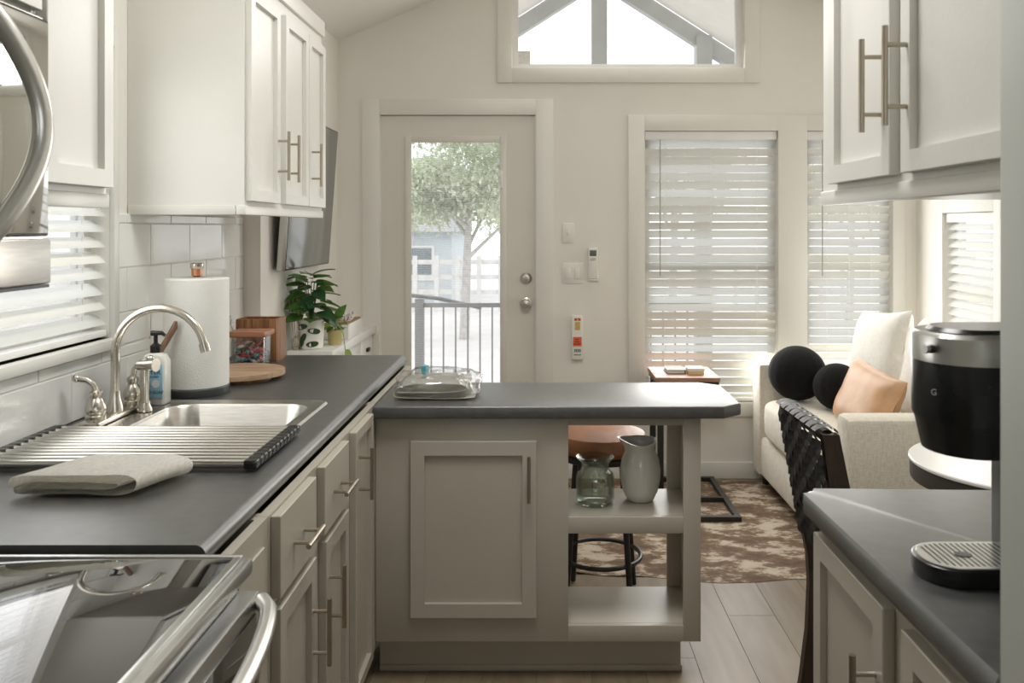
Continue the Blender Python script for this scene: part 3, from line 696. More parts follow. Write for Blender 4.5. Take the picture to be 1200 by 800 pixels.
# range
rg = thing('electric_range', 'stainless electric range with black glass cooktop beside worktop', 'stove', (-.86, 1.0, 0))
RX = -.462; y0, y1 = .62, 1.372
bx('body', mat('range_side', (.05, .05, .05), .5, .2), (XL+.02, RX-.05, y0, y1, .03, .895), rg)
bx('cooktop_frame', CHROME, (XL+.02, RX, y0, y1, .896, .922), rg, .006)
bx('cooktop_glass', BGLASS, (XL+.03, RX-.022, y0+.012, y1-.012, .9225, .9262), rg, .0015)
b = B()
for a, c in (((XL+.022, RX-.014), (y1-.014, y1-.004)), ((RX-.026, RX-.014), (y0+.01, y1-.014))): b.box(a[0], a[1], c[0], c[1], .9225, .9275, .002)
b.build('cooktop_rim', CHROME, rg)
bx('vent_gap', BLACKP, (RX-.049, RX-.02, y0+.01, y1-.01, .872, .8955), rg)
dd = bx('oven_door', CHROME, (RX-.049, RX+.012, y0+.006, y1-.006, .24, .871), rg, .004)
bx('oven_window', BGLASS, (RX+.0118, RX+.015, y0+.03, y1-.03, .30, .845), dd, .001)
bx('drawer', CHROME, (RX-.049, RX+.010, y0+.006, y1-.006, .06, .232), rg, .004)
pts = [(RX+.018+.06*math.sin(PI*k/24)**.55, y0+.02+(y1-y0-.035)*k/24, .857) for k in range(25)]
B().tube(pts, .0135, 14).build('handle', mat('handle_silver', (.66, .65, .62), .3, .9, var=.04), dd)

# ------------------------------------------------------------------ peninsula
PY, PX0, PX1, PZ = 2.73, -.528, .51, .85
pn = thing('peninsula_cabinet', 'greige peninsula cabinet with one shaker door and open shelves', 'cabinet', (0, 2.88, 0))
OX0, OX1, PB = .087, .455, 3.04
bx('body', GREIGE, (PX0, OX0-.022, PY+.012, PB, .13, PZ), pn)
b = B()
b.box(PX0, OX0, PY-.006, PY+.012, .13, PZ, .001); b.box(OX1, PX1, PY-.006, PY+.012, .13, PZ, .001)
b.box(OX0, OX1, PY-.006, PY+.012, PZ-.03, PZ, .001); b.box(OX0, OX1, PY-.006, PY+.012, .475, .527, .001); b.box(OX0, OX1, PY-.006, PY+.012, .13, .181, .001)
b.build('face_frame', GREIGE, pn)
bx('shelf_divider', GREIGE, (OX0-.021, OX0-.002, PY+.0125, PB, .13, PZ), pn)
bx('side_panel', GREIGE, (PX1-.016, PX1-.001, PY+.0125, PB-.02, .13, PZ), pn)
b = B(); b.box(OX1-.008, PX1, PB-.018, PB, .13, PZ); b.box(OX0-.0, OX1-.008, PB-.018, PB, PZ-.03, PZ); b.build('rear_frame', GREIGE, pn)
bx('shelf', GREIGE, (OX0-.001, PX1-.017, PY+.0125, PB-.019, .508, .527), pn); bx('shelf', GREIGE, (OX0-.001, PX1-.017, PY+.0125, PB-.019, .162, .181), pn)
bx('toe_kick', GREIGE, (PX0+.0, .458, 2.80, 3.0, 0, .129), pn); bx('toe_moulding', GREIGE, (PX0, .462, 2.793, 2.799, 0, .02), pn, .002)
do = shaker('door', GREIGE, '-y', PY-.006, -.415, -.014, .213, .774, pn, stile=.062); pull('-y', PY-.026, -.038, .662, .145, True, do)
# peninsula worktop
fx = .575; pts = [(-.528, 2.68), (fx, 2.68), (.64, 2.735), (.64, 3.05), (fx, 3.105), (-.528, 3.105)]
tag(B().prism(pts, PZ, .889, 'z', .006).build('worktop', LAM, smooth=30), 'charcoal peninsula worktop with clipped corners above open shelves', 'worktop')

# glass jar and pitcher on the shelf
zs = .5275
gj = B(); x, y = .182, 2.865
gj.lathe([(.0, zs+.003), (.050, zs+.0005), (.060, zs+.006), (.064, zs+.02), (.064, zs+.085), (.060, zs+.100), (.046, zs+.115), (.044, zs+.125), (.047, zs+.138), (.062, zs+.152), (.064, zs+.156),
          (.060, zs+.154), (.043, zs+.138), (.040, zs+.124), (.042, zs+.112), (.056, zs+.098), (.060, zs+.084), (.060, zs+.02), (.054, zs+.011), (0, zs+.011)], x, y, 40, cap0=False, cap1=False)
tag(gj.build('glass_vase', GREENGLASS), 'smoky green glass jar with flared lip on open shelf', 'jar')
x, y = .337, 2.90
pc = thing('ceramic_pitcher', 'white glazed ceramic pitcher with spout on open shelf', 'pitcher', (x, y, zs))
b = B(); prof = [(0, zs+.004), (.040, zs), (.046, zs+.004), (.060, zs+.035), (.068, zs+.075), (.069, zs+.105), (.063, zs+.14), (.052, zs+.165), (.049, zs+.178), (.053, zs+.195), (.058, zs+.205),
                 (.055, zs+.205), (.048, zs+.192), (.045, zs+.178), (.047, zs+.163), (.058, zs+.138), (.064, zs+.1), (.060, zs+.05), (.04, zs+.012), (0, zs+.01)]
b.lathe(prof, x, y, 40, cap0=False, cap1=False)
for v in b.bm.verts:
    if v.co.z > zs+.165:
        k = (v.co.z-zs-.165)/.04; a = math.atan2(v.co.y-y, v.co.x-x); q = max(0, math.cos(a-PI*.93))**6
        v.co.x -= .022*k*q; v.co.z += .006*k*q; q2 = max(0, math.cos(a+PI*.22))**4; v.co.z -= .010*k*max(0, -math.sin(a))**2
b.build('body', CERAM, pc, smooth=70)
B().tube([(x+.012, y+.046, zs+.182), (x+.02, y+.078, zs+.188), (x+.024, y+.094, zs+.16), (x+.023, y+.09, zs+.12), (x+.015, y+.062, zs+.085)], [.010, .0095, .009, .009, .010], 12).build('handle', CERAM, pc)

# wrapped linens on the peninsula
bg = thing('bagged_linens', 'clear crinkled plastic bag holding folded white cloth on peninsula', 'bag', (-.42, 2.9, .889))
zt = .8895
def cloth_fn(u, v, x0, x1, y0, y1, z, th, sd):
    x = x0+(x1-x0)*u; y = y0+(y1-y0)*v
    return Vector((x, y, z+th*(1-abs(2*u-1)**6)*(1-abs(2*v-1)**6)+.006*noise.noise(Vector((x*14+sd, y*14, sd)))))
pth = [(-.47, zt+.014), (-.40, zt+.013), (-.29, zt+.013), (-.235, zt+.018), (-.25, zt+.028), (-.36, zt+.03), (-.455, zt+.026), (-.482, zt+.014), (-.47, zt+.004), (-.38, zt+.003), (-.26, zt+.0035), (-.215, zt+.006)]
pth = [(a_, zt+(c_-zt)*1.9) for a_, c_ in pth]
ribbon(pth, 2.77, 2.98, .004, amp=.004, seed=3).build('folded_cloth', WHITEFAB, bg, smooth=60)
CRINK = glass_mat('crinkled_plastic', (.98, .98, .98), .3, .2)
def bagfn(p):
    n = noise.noise(p*16)*.028+noise.noise(p*38)*.02; q = p*(1+n*6)
    q.z = max(q.z, -.018); return q
B().blob((-.35, 2.885, zt+.032), .140, .13, .052, .8, .7, 72, 36, bagfn).build('plastic_film', CRINK, bg, smooth=25)
pts = [(-.40, 2.86), (-.385, 2.85), (-.38, 2.88), (-.395, 2.89)]
B().prism(pts, zt+.070, zt+.098, 'z').build('blue_tag', mat('blue_print', (.08, .36, .46), .5, var=.1), bg)

# ------------------------------------------------------------------ right kitchen run
cb = thing('base_cabinet', 'greige two door base cabinet below the coffee maker', 'cabinet', (.78, 1.3, 0))
bx('body', GREIGE, (.545, 1.029, .974, 1.668, .105, CZ-.04), cb); bx('toe_kick', GREIGE, (.605, 1.029, .974, 1.668, 0, .104), cb)
do = shaker('door', GREIGE, '-x', .545, 1.312, 1.646, .14, .865, cb); pull('-x', .525, 1.34, .70, .16, True, do)
do = shaker('door', GREIGE, '-x', .545, .978, 1.246, .14, .865, cb); pull('-x', .525, 1.222, .70, .16, True, do)
b = B(); r = .0128; t = .038; z = CZ
pts = rrect(.515, 1.2, .60, 1.705, .022, 5)
pts = [(px, py) for px, py in rrect(.515, 1.0285, .974, 1.705, .0215, 5)]
# only the far corner on the aisle side is rounded
pts = [(1.0285, 1.705)]+[(.515+.03-.03*math.sin(a), 1.705-.03+.03*math.cos(a)) for a in [PI/2*k/6 for k in range(7)]]+[(.515, .974), (1.0285, .974)]
tag(B().prism(pts, CZ-.038, CZ, 'z', .0175).build('worktop', LAM, smooth=40), 'short charcoal worktop under the black coffee maker', 'worktop')
upper_unit('pale two door upper cabinet above the coffee maker', .974, 1.888, 1.029, .625, 1.50, 2.42, ((1.483, 1.80, 1.515), (1.02, 1.438, 1.412)), '-x')

# coffee maker
cm = thing('coffee_maker', 'black and silver pod coffee maker with round drip tray', 'coffee maker', (.68, 1.28, CZ))
def stadium(x0, x1, yc, hw, z, n=14, front=1.0):
    out = [(x1, yc+hw, z)]
    out += [(x0+hw*front-hw*front*math.sin(a), yc+hw*math.cos(a), z) for a in [PI*k/n for k in range(n+1)]]
    return out+[(x1, yc-hw, z)]
yc = 1.287; FR = dict(n=20, front=.9)
hx0, hx1, hw = .566, .90, .082
loft(B(), [stadium(hx0+.014, hx1, yc, hw-.012, 1.118, **FR), stadium(hx0+.004, hx1, yc, hw-.003, 1.163, **FR), stadium(hx0, hx1, yc, hw, 1.172, **FR), stadium(hx0, hx1, yc, hw, 1.252, **FR)], True, True).build('brew_head', BLACKP, cm, smooth=40)
loft(B(), [stadium(hx0-.001, hx1, yc, hw+.001, 1.2525, **FR), stadium(hx0-.001, hx1, yc, hw+.001, 1.290, **FR), stadium(hx0+.004, hx1, yc, hw-.004, 1.296, **FR)], True, True).build('silver_band', CHROME, cm, smooth=40)
loft(B(), [stadium(hx0+.02, hx1, yc, hw-.02, 1.2965, **FR), stadium(hx0+.026, hx1, yc, hw-.026, 1.302, **FR)], True, True).build('lid', BLACKP, cm, smooth=40)
B().tube([(hx0+.02, yc-.03, 1.272), (hx0-.004, yc-.045, 1.274)], [.007, .006], 10).build('lever', BLACKP, cm)
B().tube([(hx0-.004, yc-.045, 1.274), (hx0-.010, yc-.048, 1.2745)], [.0065, .0065], 10).build('lever_tip', CHROME, cm)
B().lathe([(.020, 1.140), (.026, 1.1555)], .64, yc, 20).build('nozzle', BLACKP, cm)
loft(B(), [stadium(hx0-.002, hx1, yc-.005, .058, CZ+.0005, **FR), stadium(hx0-.004, hx1, yc-.005, .060, CZ+.006, **FR), stadium(hx0-.004, hx1, yc-.005, .060, CZ+.026, **FR), stadium(hx0-.001, hx1, yc-.005, .057, CZ+.028, **FR)], True, True).build('drip_tray', BLACKP, cm, smooth=40)
loft(B(), [stadium(hx0+.002, .72, yc-.005, .054, CZ+.0283, **FR), stadium(hx0+.003, .72, yc-.005, .053, CZ+.0295, **FR)], True, True).build('tray_plate', CHROME, cm, smooth=40)
for k in range(15):
    xx = .585+k*.0085; hh = math.sqrt(max(0, 1-((.62-xx)/.05)**2))*.045 if xx < .62 else .045
    B().box(-.0016, .0016, -hh, hh, 0, .0006).xf(Matrix.Translation((xx, yc-.005, CZ+.0292)) @ Matrix.Shear('XY', 4, (0, 0)) ).build('tray_slot', BLACKP, cm, smooth=0)
B().lathe([(.0, CZ+.0300), (.012, CZ+.0300), (.013, CZ+.0305), (0, CZ+.0306)], .634, yc-.005, 20, sx=1, sy=.8, cap0=False, cap1=False).build('tray_drain', BLACKP, cm)
bx('column', mat('column_grey', (.16, .165, .16), .35, .5, var=.1), (.715, .90, yc-.078, yc+.078, CZ+.0005, 1.252), cm, .012)
me = text('lettering', 'G', .013, mat('logo_grey', (.42, .43, .43), .4), Matrix.Translation((.5735, yc-hw*.50, 1.210)) @ Matrix.Rotation(math.radians(-58), 4, 'Z') @ FACE_CAM, cm)

# ------------------------------------------------------------------ television and console
tv = thing('television', 'flat wall television tilted forward above the narrow white console', 'television', (-1.14, 4.13, 1.28))
M = Matrix.Translation((-1.142, 4.13, 1.262)) @ Matrix.Rotation(math.radians(4), 4, 'Y')
B().box(-.018, .018, -.39, .39, 0, .70, .004).xf(M).build('housing', BLACKP, tv)
B().box(.0182, .0205, -.383, .383, .008, .692, .0008).xf(M).build('screen', mat('tv_screen', (.30, .31, .30), .16, .75, var=.03, vscale=3), tv)
B().box(-.0175, .0190, -.3935, -.3905, .0, .70, .001).xf(M).build('side_strip', CHROME, tv)
B().tube([(XS+.001, 4.13, 1.58), (-1.14, 4.13, 1.58)], .03, 12).build('mount', BLACKM, tv)
cs = thing('console_table', 'narrow white console shelf under the television', 'console', (-1.06, 4.4, 0))
WC = mat('white_console', (.78, .77, .73), .3, var=.02)
bx('top', WC, (XS+.016, -.952, 3.90, 4.928, .845, .888), cs, .006)
bx('side_panel', mat('shadow_dark_side', (.05, .055, .04), .6, var=.2), (XS+.02, -.985, 3.91, 3.93, .0, .844), cs); bx('side_panel', WC, (XS+.02, -.985, 4.90, 4.92, .0, .844), cs)  # near panel coloured dark to paint in the shadow of the open console
for k in range(3):
    y0 = 3.935+k*.322
    d = bx('drawer', WC, (-.985, -.967, y0, y0+.316, .58, .838), cs, .002); bx('handle', BLACKM, (-.966, -.952, y0+.13, y0+.19, .765, .785), d, .002)
bx('shelf', WC, (XS+.02, -.985, 3.931, 4.899, .30, .32), cs); bx('back', WC, (XS+.0145, XS+.0195, 3.93, 4.90, .1, .84), cs)

# plant leaves
def leaf_mesh(name, L, Wd, m, curl=.25):
    b = B()
    def fn(u, v):
        w = Wd*math.sin(PI*min(1, u**.8))**.9*(1-.25*u); s = (v-.5)*2
        return Vector((u*L, s*w, -curl*L*u*u+.12*Wd*abs(s)*1.2))
    b.grid(fn, 8, 4); bm = b.bm; bmesh.ops.recalc_face_normals(bm, faces=bm.faces)
    me = bpy.data.meshes.new(name); bm.to_mesh(me); bm.free()
    for p in me.polygons: p.use_smooth = True
    me.materials.append(m); return me
LG = mat('leaf_green', (.06, .15, .035), .35, var=.35, vscale=25, trans=.2, tcol=(.25, .42, .08))
LD = mat('leaf_dark', (.028, .075, .030), .32, var=.3, vscale=25, trans=.12, tcol=(.12, .25, .06))
LL = mat('leaf_lime', (.30, .40, .09), .4, var=.35, vscale=30, trans=.25, tcol=(.45, .55, .15))
zc = .8885
pp = thing('potted_plant', 'bushy green leafed plant in white pot on console', 'plant', (-1.055, 3.99, zc))
px, py = -1.075, 3.99
B().lathe([(0, zc+.004), (.05, zc+.0005), (.055, zc+.004), (.062, zc+.135), (.058, zc+.137), (.052, zc+.125), (0, zc+.122)], px, py, 32, cap0=False, cap1=False).build('pot', mat('pot_white', (.78, .78, .71), .3, var=.02), pp)
B().lathe([(0, zc+.122), (.05, zc+.124)], px, py, 24, cap1=False).build('soil', mat('soil', (.05, .035, .02), .95, var=.3, vscale=60), pp)
lm = [leaf_mesh('leaf', .10, .036, LG), leaf_mesh('leaf', .108, .040, LD, .35), leaf_mesh('leaf', .09, .036, LD, .4), leaf_mesh('leaf', .10, .036, LG, .15)]
for k in range(46):
    a = k*2.399; hh = .13+.215*(1-(k/46)**1.1); rad = .012+.045*(k/46)**.7
    base = Vector((px+rad*math.cos(a)*.9, py+rad*math.sin(a), zc+hh))
    up = random.uniform(-.35, .25)+(.25 if k < 12 else 0)
    place('leaf', lm[(k*7) % 4 if k > 8 else (0, 3)[k % 2]], base, pp, rot=(random.uniform(-.5, .5), -up, a+random.uniform(-.4, .4)))
for k in range(7):
    a = k*.9; B().tube([(px, py, zc+.12), (px+.02*math.cos(a), py+.02*math.sin(a), zc+.22), (px+.035*math.cos(a), py+.035*math.sin(a), zc+.31)], [.004, .003, .002], 6).build('stem', LG, pp)
for k, (dx, dz, rt) in enumerate(((-.030, .105, .2), (.030, .085, -.15), (-.026, .05, 1.0), (.022, .025, .1), (-.045, .02, .6))):
    a = -PI/2+dx/.06
    pts = [(.030*math.cos(t), .0135*math.sin(t)) for t in [2*PI*i/14 for i in range(14)]]
    pts = [(p*math.cos(rt)-q*math.sin(rt), p*math.sin(rt)+q*math.cos(rt)) for p, q in pts]
    b = B(); vs = []
    for p, q in pts:
        r = .0552+.0068*(dz+q)/.135+.0022; aa = a+p/.058
        vs.append(b.bm.verts.new((px+r*math.cos(aa), py+r*math.sin(aa), zc+dz+q)))
    b.bm.faces.new(vs); b.build('printed_leaf', LD, pp, smooth=0)
p2 = thing('trailing_plant', 'small variegated trailing plant with pale leaves in wood pot', 'plant', (-.99, 4.06, zc))
qx, qy = -.995, 4.12
B().lathe([(0, zc+.003), (.032, zc+.0005), (.036, zc+.07), (.033, zc+.07), (0, zc+.06)], qx, qy, 24, cap0=False, cap1=False).build('pot', mat('pot_tan', (.50, .42, .18), .5, var=.1), p2)
l2 = [leaf_mesh('leaf', .085, .026, LG, .15), leaf_mesh('leaf', .05, .018, LL), leaf_mesh('leaf', .045, .017, LG)]
place('leaf', l2[0], (qx+.005, qy-.01, zc+.125), p2, rot=(PI/2*.8, -.95, 0))
for k in range(15):
    a = k*2.4; place('leaf', l2[1+k % 2], (qx+.02*math.cos(a), qy+.02*math.sin(a), zc+.06+.07*random.random()), p2, rot=(random.uniform(-.8, .8), random.uniform(-.6, .5), a))
B().tube([(qx, qy, zc+.06), (qx+.02, qy-.02, zc+.10), (qx+.052, qy-.05, zc+.06), (qx+.064, qy-.06, zc-.02), (qx+.066, qy-.062, zc-.09)], .0022, 6).build('stem', LL, p2)
B().tube([(qx, qy, zc+.06), (qx+.004, qy-.008, zc+.13)], .0025, 6).build('stem', LG, p2)
for k, zz in enumerate((-.02, -.05, -.085)): place('leaf', l2[1], (qx+.066, qy-.064, zc+zz), p2, rot=(1.2, .5+.4*k, -.7+1.3*k))
rd = thing('reed_diffuser', 'reed diffuser bottle with thin sticks beside bushy plant', 'diffuser', (-1.135, 3.93, zc))
B().lathe([(.022, zc+.0005), (.024, zc+.004), (.024, zc+.05), (.010, zc+.062), (.010, zc+.078)], -1.128, 3.945, 20).build('bottle', CGLASS, rd)
for k in range(5): B().tube([(-1.128+.004*(k-2), 3.945, zc+.01), (-1.128+.016*(k-2.2), 3.945+.012*(k % 3-1), zc+.235)], .0016, 6).build('reed', OAK, rd)
tr = thing('trinket_tray', 'white box with wooden insert and silver trinkets at console edge', 'tray', (-1.03, 4.5, zc))
bx('box', WC, (-1.10, -.965, 4.28, 4.62, zc+.0005, zc+.075), tr, .003); bx('insert', ACACIA, (-1.09, -.975, 4.29, 4.61, zc+.0752, zc+.083), tr, .001)
for k in range(10):
    a = Vector((-1.05+.07*random.random(), 4.33+.2*random.random(), zc+.083)); rr = random.uniform(.012, .022)
    B().tube([a+Vector((rr*math.cos(t)*.4, rr*math.cos(t), rr+rr*math.sin(t))) for t in [2*PI*i/12 for i in range(12)]], .002, 6, closed=True).build('trinket', CHROME, tr)

# ------------------------------------------------------------------ living area
# cowhide rug
RUG = bpy.data.materials.new('cowhide'); RUG.use_nodes = True; nt = RUG.node_tree; bs = nt.nodes['Principled BSDF']
tc = nt.nodes.new('ShaderNodeTexCoord'); mp = nt.nodes.new('ShaderNodeMapping'); mp.inputs['Scale'].default_value = (1, 1.6, 1); nt.links.new(tc.outputs['Object'], mp.inputs[0])
n1 = nt.nodes.new('ShaderNodeTexNoise'); n1.inputs['Scale'].default_value = 4.6; n1.inputs['Detail'].default_value = 10; n1.inputs['Roughness'].default_value = .72; nt.links.new(mp.outputs[0], n1.inputs['Vector'])
r1 = nt.nodes.new('ShaderNodeValToRGB'); cr = r1.color_ramp
cr.elements[0].position = .30; cr.elements[0].color = (.055, .030, .017, 1); cr.elements[1].position = .59; cr.elements[1].color = (.52, .45, .36, 1)
e = cr.elements.new(.47); e.color = (.15, .09, .052, 1); e = cr.elements.new(.515); e.color = (.22, .15, .095, 1); e = cr.elements.new(.54); e.color = (.42, .34, .26, 1)
nt.links.new(n1.outputs['Fac'], r1.inputs[0]); nt.links.new(r1.outputs[0], bs.inputs['Base Color']); bs.inputs['Roughness'].default_value = .8
bp = nt.nodes.new('ShaderNodeBump'); bp.inputs['Strength'].default_value = .3; bp.inputs['Distance'].default_value = .004; nt.links.new(n1.outputs['Fac'], bp.inputs['Height']); nt.links.new(bp.outputs[0], bs.inputs['Normal'])
cx, cy = .75, 4.22; ol = []
for k in range(120):
    a = 2*PI*k/120
    r = 1+.07*math.sin(3*a+.5)+.05*math.sin(5*a+1)+.03*math.sin(11*a)+.018*math.sin(23*a)
    x = cx+1.22*r*math.copysign(abs(math.cos(a))**.75, math.cos(a)); y = cy+.68*r*math.copysign(abs(math.sin(a))**.7, math.sin(a))
    ol.append((min(x, 2.1), min(y, 4.915)))
b = B(); rings = []
for f in (1, .97, .9, .7, .4):
    rings.append([(cx+(x-cx)*f, cy+(y-cy)*f, (.0015 if f == 1 else .004)+(max(0, .012*math.sin(k*.52)*math.sin(k*.9+.4)) if f == 1 else 0)) for k, (x, y) in enumerate(ol)])
loft(b, rings, False, True)
tag(b.build('cowhide_rug', RUG, smooth=60), 'brown and cream brindled cowhide rug on the plank floor', 'rug')

# sofa
sf = thing('sofa', 'cream linen two seat sofa along the side wall', 'sofa', (1.65, 4.1, 0))
SX0, SX1, SY0, SY1 = 1.21, 2.12, 3.36, 4.89
bx('base', SOFA, (SX0+.015, SX1, SY0+.02, SY1-.02, .07, .29), sf, .02)
bx('arm', SOFA, (SX0, SX1, SY0, SY0+.15, .07, .695), sf, .025); bx('arm', SOFA, (SX0, SX1, SY1-.15, SY1, .07, .695), sf, .025)
bx('backrest', SOFA, (1.95, SX1+.03, SY0+.155, SY1-.155, .295, .80), sf, .04)
def puffy(b, x0, x1, y0, y1, z0, z1, p=.02): return b.blob(((x0+x1)/2, (y0+y1)/2, (z0+z1)/2), (x1-x0)/2, (y1-y0)/2, (z1-z0)/2, .35, .22, 48, 20)
puffy(B(), SX0-.005, 1.95, SY0+.152, SY1-.152, .285, .525).build('seat_cushion', SOFA, sf, smooth=60)
for x, y in ((SX0+.06, SY0+.07), (SX0+.06, SY1-.07), (SX1-.06, SY0+.07), (SX1-.06, SY1-.07)): B().lathe([(.018, .0055), (.024, .0695)], x, y, 14).build('leg', BLACKM, sf)
def cushion(name, label, w, h, t, M, m, cat='cushion', welt=None, group=None):
    b = B()
    def fn(u, v, s):
        a, c = 2*u-1, 2*v-1
        e = max(0, 1-a**4)*max(0, 1-c**4); pin = 1-.07*(1-a*a)*0
        x = a*w/2*(1-.06*(1-c*c)); z = c*h/2*(1-.06*(1-a*a))
        return Vector((x, s*t/2*e**.55+.004*noise.noise(Vector((a*3, c*3, s*5))), z))
    for s in (-1, 1): b.grid(lambda u, v: fn(u, v, s), 20, 20)
    bmesh.ops.remove_doubles(b.bm, verts=b.bm.verts, dist=1e-4)
    b.xf(M); return tag(b.build(name, m, smooth=75), label, cat, group)
T = lambda x, y, z, rz=0, rx=0, ry=0: Matrix.Translation((x, y, z)) @ Euler((rx, ry, rz), 'XYZ').to_matrix().to_4x4()
# back cushions face the room (-x)
cushion('back_cushion', 'loose white linen back cushion at the far end of sofa', .50, .50, .17, T(1.765, 4.46, .775, PI/2+.1, .24, .10), WHITEFAB)
cushion('back_cushion', 'plump white linen back cushion behind the tan leather pillow', .50, .48, .18, T(1.80, 3.93, .765, PI/2-.08, .22, -.05), WHITEFAB)
cushion('leather_pillow', 'tan leather lumbar pillow leaning on white cushion', .50, .31, .13, T(1.505, 3.93, .66, PI/2+.06, .40, -.08), TAN, 'pillow')
def knit(p): return p*(1+.012*math.sin(math.atan2(p.y, p.x)*16)*math.cos(math.asin(max(-1, min(1, p.z/p.length)))))
tag(B().blob((1.376, 4.583, .672), .15, .15, .145, nu=48, nv=24, fn=knit).build('ball_pillow', KNIT, smooth=80), 'larger black knit ball pillow against the far sofa arm', 'pillow')
tag(B().blob((1.503, 4.33, .645), .118, .118, .118, nu=48, nv=24, fn=knit).build('ball_pillow', KNIT, smooth=80), 'smaller black knit ball pillow beside the tan leather pillow', 'pillow')

# side table
s2 = thing('side_table', 'small wooden top side table with black metal frame', 'table', (.8, 4.6, 0))
zt = .652
n = 3
for k in range(n): bx('plank', REDWOOD, (.612, .955, 4.545+k*.355/n+.0005, 4.545+(k+1)*.355/n-.0005, zt-.022, zt), s2, .001)
bx('top_frame', BLACKM, (.617, .950, 4.55, 4.895, zt-.046, zt-.0225), s2, .001)
for y in (4.56, 4.875): bx('post', BLACKM, (.622, .654, y-.013, y+.013, .03, zt-.047), s2, .001)
b = B(); b.box(.96, .988, 4.20, 4.888, .005, .028); b.box(.622, .65, 4.20, 4.888, .005, .028)
for y in (4.20, 4.50, 4.86): b.box(.65, .96, y, y+.028, .005, .028)
b.build('base_frame', BLACKM, s2)
nb = thing('notebook', 'dark green bound notebook on wooden side table', 'book', (.74, 4.70, zt))
bx('pages', mat('paper', (.75, .73, .66), .8, var=.03), (.692, .785, 4.665, 4.80, zt+.003, zt+.02), nb)
b = B().box(.688, .79, 4.66, 4.805, zt+.0004, zt+.0028).box(.688, .79, 4.66, 4.805, zt+.0202, zt+.0226).box(.7865, .79, 4.66, 4.805, zt+.0028, zt+.0202); b.build('cover', mat('book_green', (.025, .05, .032), .5, var=.2), nb)
wx = thing('soap_box', 'small yellow and white carton beside notebook', 'box', (.84, 4.67, zt))
bx('carton', mat('carton_yellow', (.62, .50, .26), .6, var=.1), (.80, .885, 4.63, 4.72, zt+.0004, zt+.02), wx, .001); bx('lid', mat('carton_white', (.76, .74, .68), .6), (.797, .888, 4.627, 4.723, zt+.0202, zt+.036), wx, .002)

# bar stool
bsx, bsy = .235, 3.36
sl = thing('bar_stool', 'round brown leather bar stool with black metal legs', 'stool', (bsx, bsy, 0))
B().lathe([(.13, .575), (.165, .580), (.182, .60), (.183, .625), (.172, .648), (.13, .662), (.06, .667), (0, .668)], bsx, bsy, 44, cap1=False).build('seat', BROWNL, sl)
B().lathe([(.165, .552), (.172, .556), (.172, .574), (.165, .579)], bsx, bsy, 40).build('seat_ring', BLACKM, sl)
for k in range(4):
    a = PI/4+k*PI/2-.15
    B().tube([(bsx+.125*math.cos(a), bsy+.125*math.sin(a), .555), (bsx+.175*math.cos(a), bsy+.175*math.sin(a), .006)], .0115, 10).build('leg', BLACKM, sl)
B().tube([(bsx+.157*math.cos(2*PI*i/48), bsy+.157*math.sin(2*PI*i/48), .168) for i in range(48)], .009, 8, closed=True).build('foot_ring', BLACKM, sl)

# round white table
tb = thing('round_table', 'round white top table with dark rim and black pedestal', 'table', (1.46, 2.58, 0))
B().lathe([(0, .728), (.319, .728), (.322, .731), (.322, .737), (.319, .74), (0, .74)], 1.46, 2.58, 64, cap0=False, cap1=False).build('top', WHITETOP, tb)
B().lathe([(.29, .676), (.317, .676), (.318, .68), (.318, .7275), (.29, .7275)], 1.46, 2.58, 64).build('rim', mat('dark_rim', (.055, .05, .045), .4, var=.2), tb)
B().lathe([(.03, .02), (.03, .676)], 1.46, 2.58, 20).build('pedestal', BLACKM, tb); B().lathe([(.22, 0), (.22, .008), (.04, .022)], 1.46, 2.58, 40).build('foot', BLACKM, tb)

# woven chair
ch = thing('woven_chair', 'dark wood dining chair with black woven leather strap back', 'chair', (.95, 2.27, 0))
def post(y, w=.028):
    pth = [(.698, .945), (.715, .84), (.735, .735), (.755, .63), (.778, .52), (.783, .44), (.775, .30), (.755, .17), (.722, .0)]
    dep = [.020, .024, .026, .027, .028, .028, .026, .022, .016]
    b = B(); rg = []
    P = []
    for i in range(len(pth)-1):
        for s in (0, .33, .67): P.append((pth[i][0]*(1-s)+pth[i+1][0]*s, pth[i][1]*(1-s)+pth[i+1][1]*s, dep[i]*(1-s)+dep[i+1]*s))
    P.append((*pth[-1], dep[-1]))
    rg = [[(x-d, y-w/2, z), (x+d, y-w/2, z), (x+d, y+w/2, z), (x-d, y+w/2, z)] for x, z, d in P]
    loft(b, rg, True, True); return b.build('rear_leg', WALNUT, ch, smooth=50)
post(2.095); post(2.445)
def back_x(z): return .698+(.945-z)*.173
B().tube([(.698, 2.11, .935), (.698, 2.43, .935)], .017, 12).build('top_rail', WALNUT, ch); B().tube([(back_x(.60), 2.11, .60), (back_x(.60), 2.43, .60)], .014, 12).build('lower_rail', WALNUT, ch)
nv, nh = 8, 11; pitch = .362/nv
for i in range(nv):
    yv = 2.087+(i+.5)*pitch
    def fn(u, v):
        if u < .14:      # wrap over the top rail
            a = PI*(u/.14); return Vector((.690+.030*math.cos(a), yv+(v-.5)*.034, .945+.018*math.sin(a)))
        q = (u-.14)/.86; z = .945-q*.34
        return Vector((back_x(z)-.030-.0045*math.cos(PI*(q*.34/.031+i)), yv+(v-.5)*.034, z))
    B().grid(fn, 64, 1, .0025).build('strap', BLACKL, ch, smooth=50)
for j in range(nh):
    z = .912-j*.031
    def fn(u, v): return Vector((back_x(z)-.030+.0045*math.cos(PI*(u*nv-.5+j)), 2.082+u*.372, z+(v-.5)*.026))
    B().grid(fn, 56, 1, .0025).build('strap', BLACKL, ch, smooth=50)
bx('seat', BLACKL, (.79, 1.20, 2.085, 2.455, .425, .455), ch, .012)
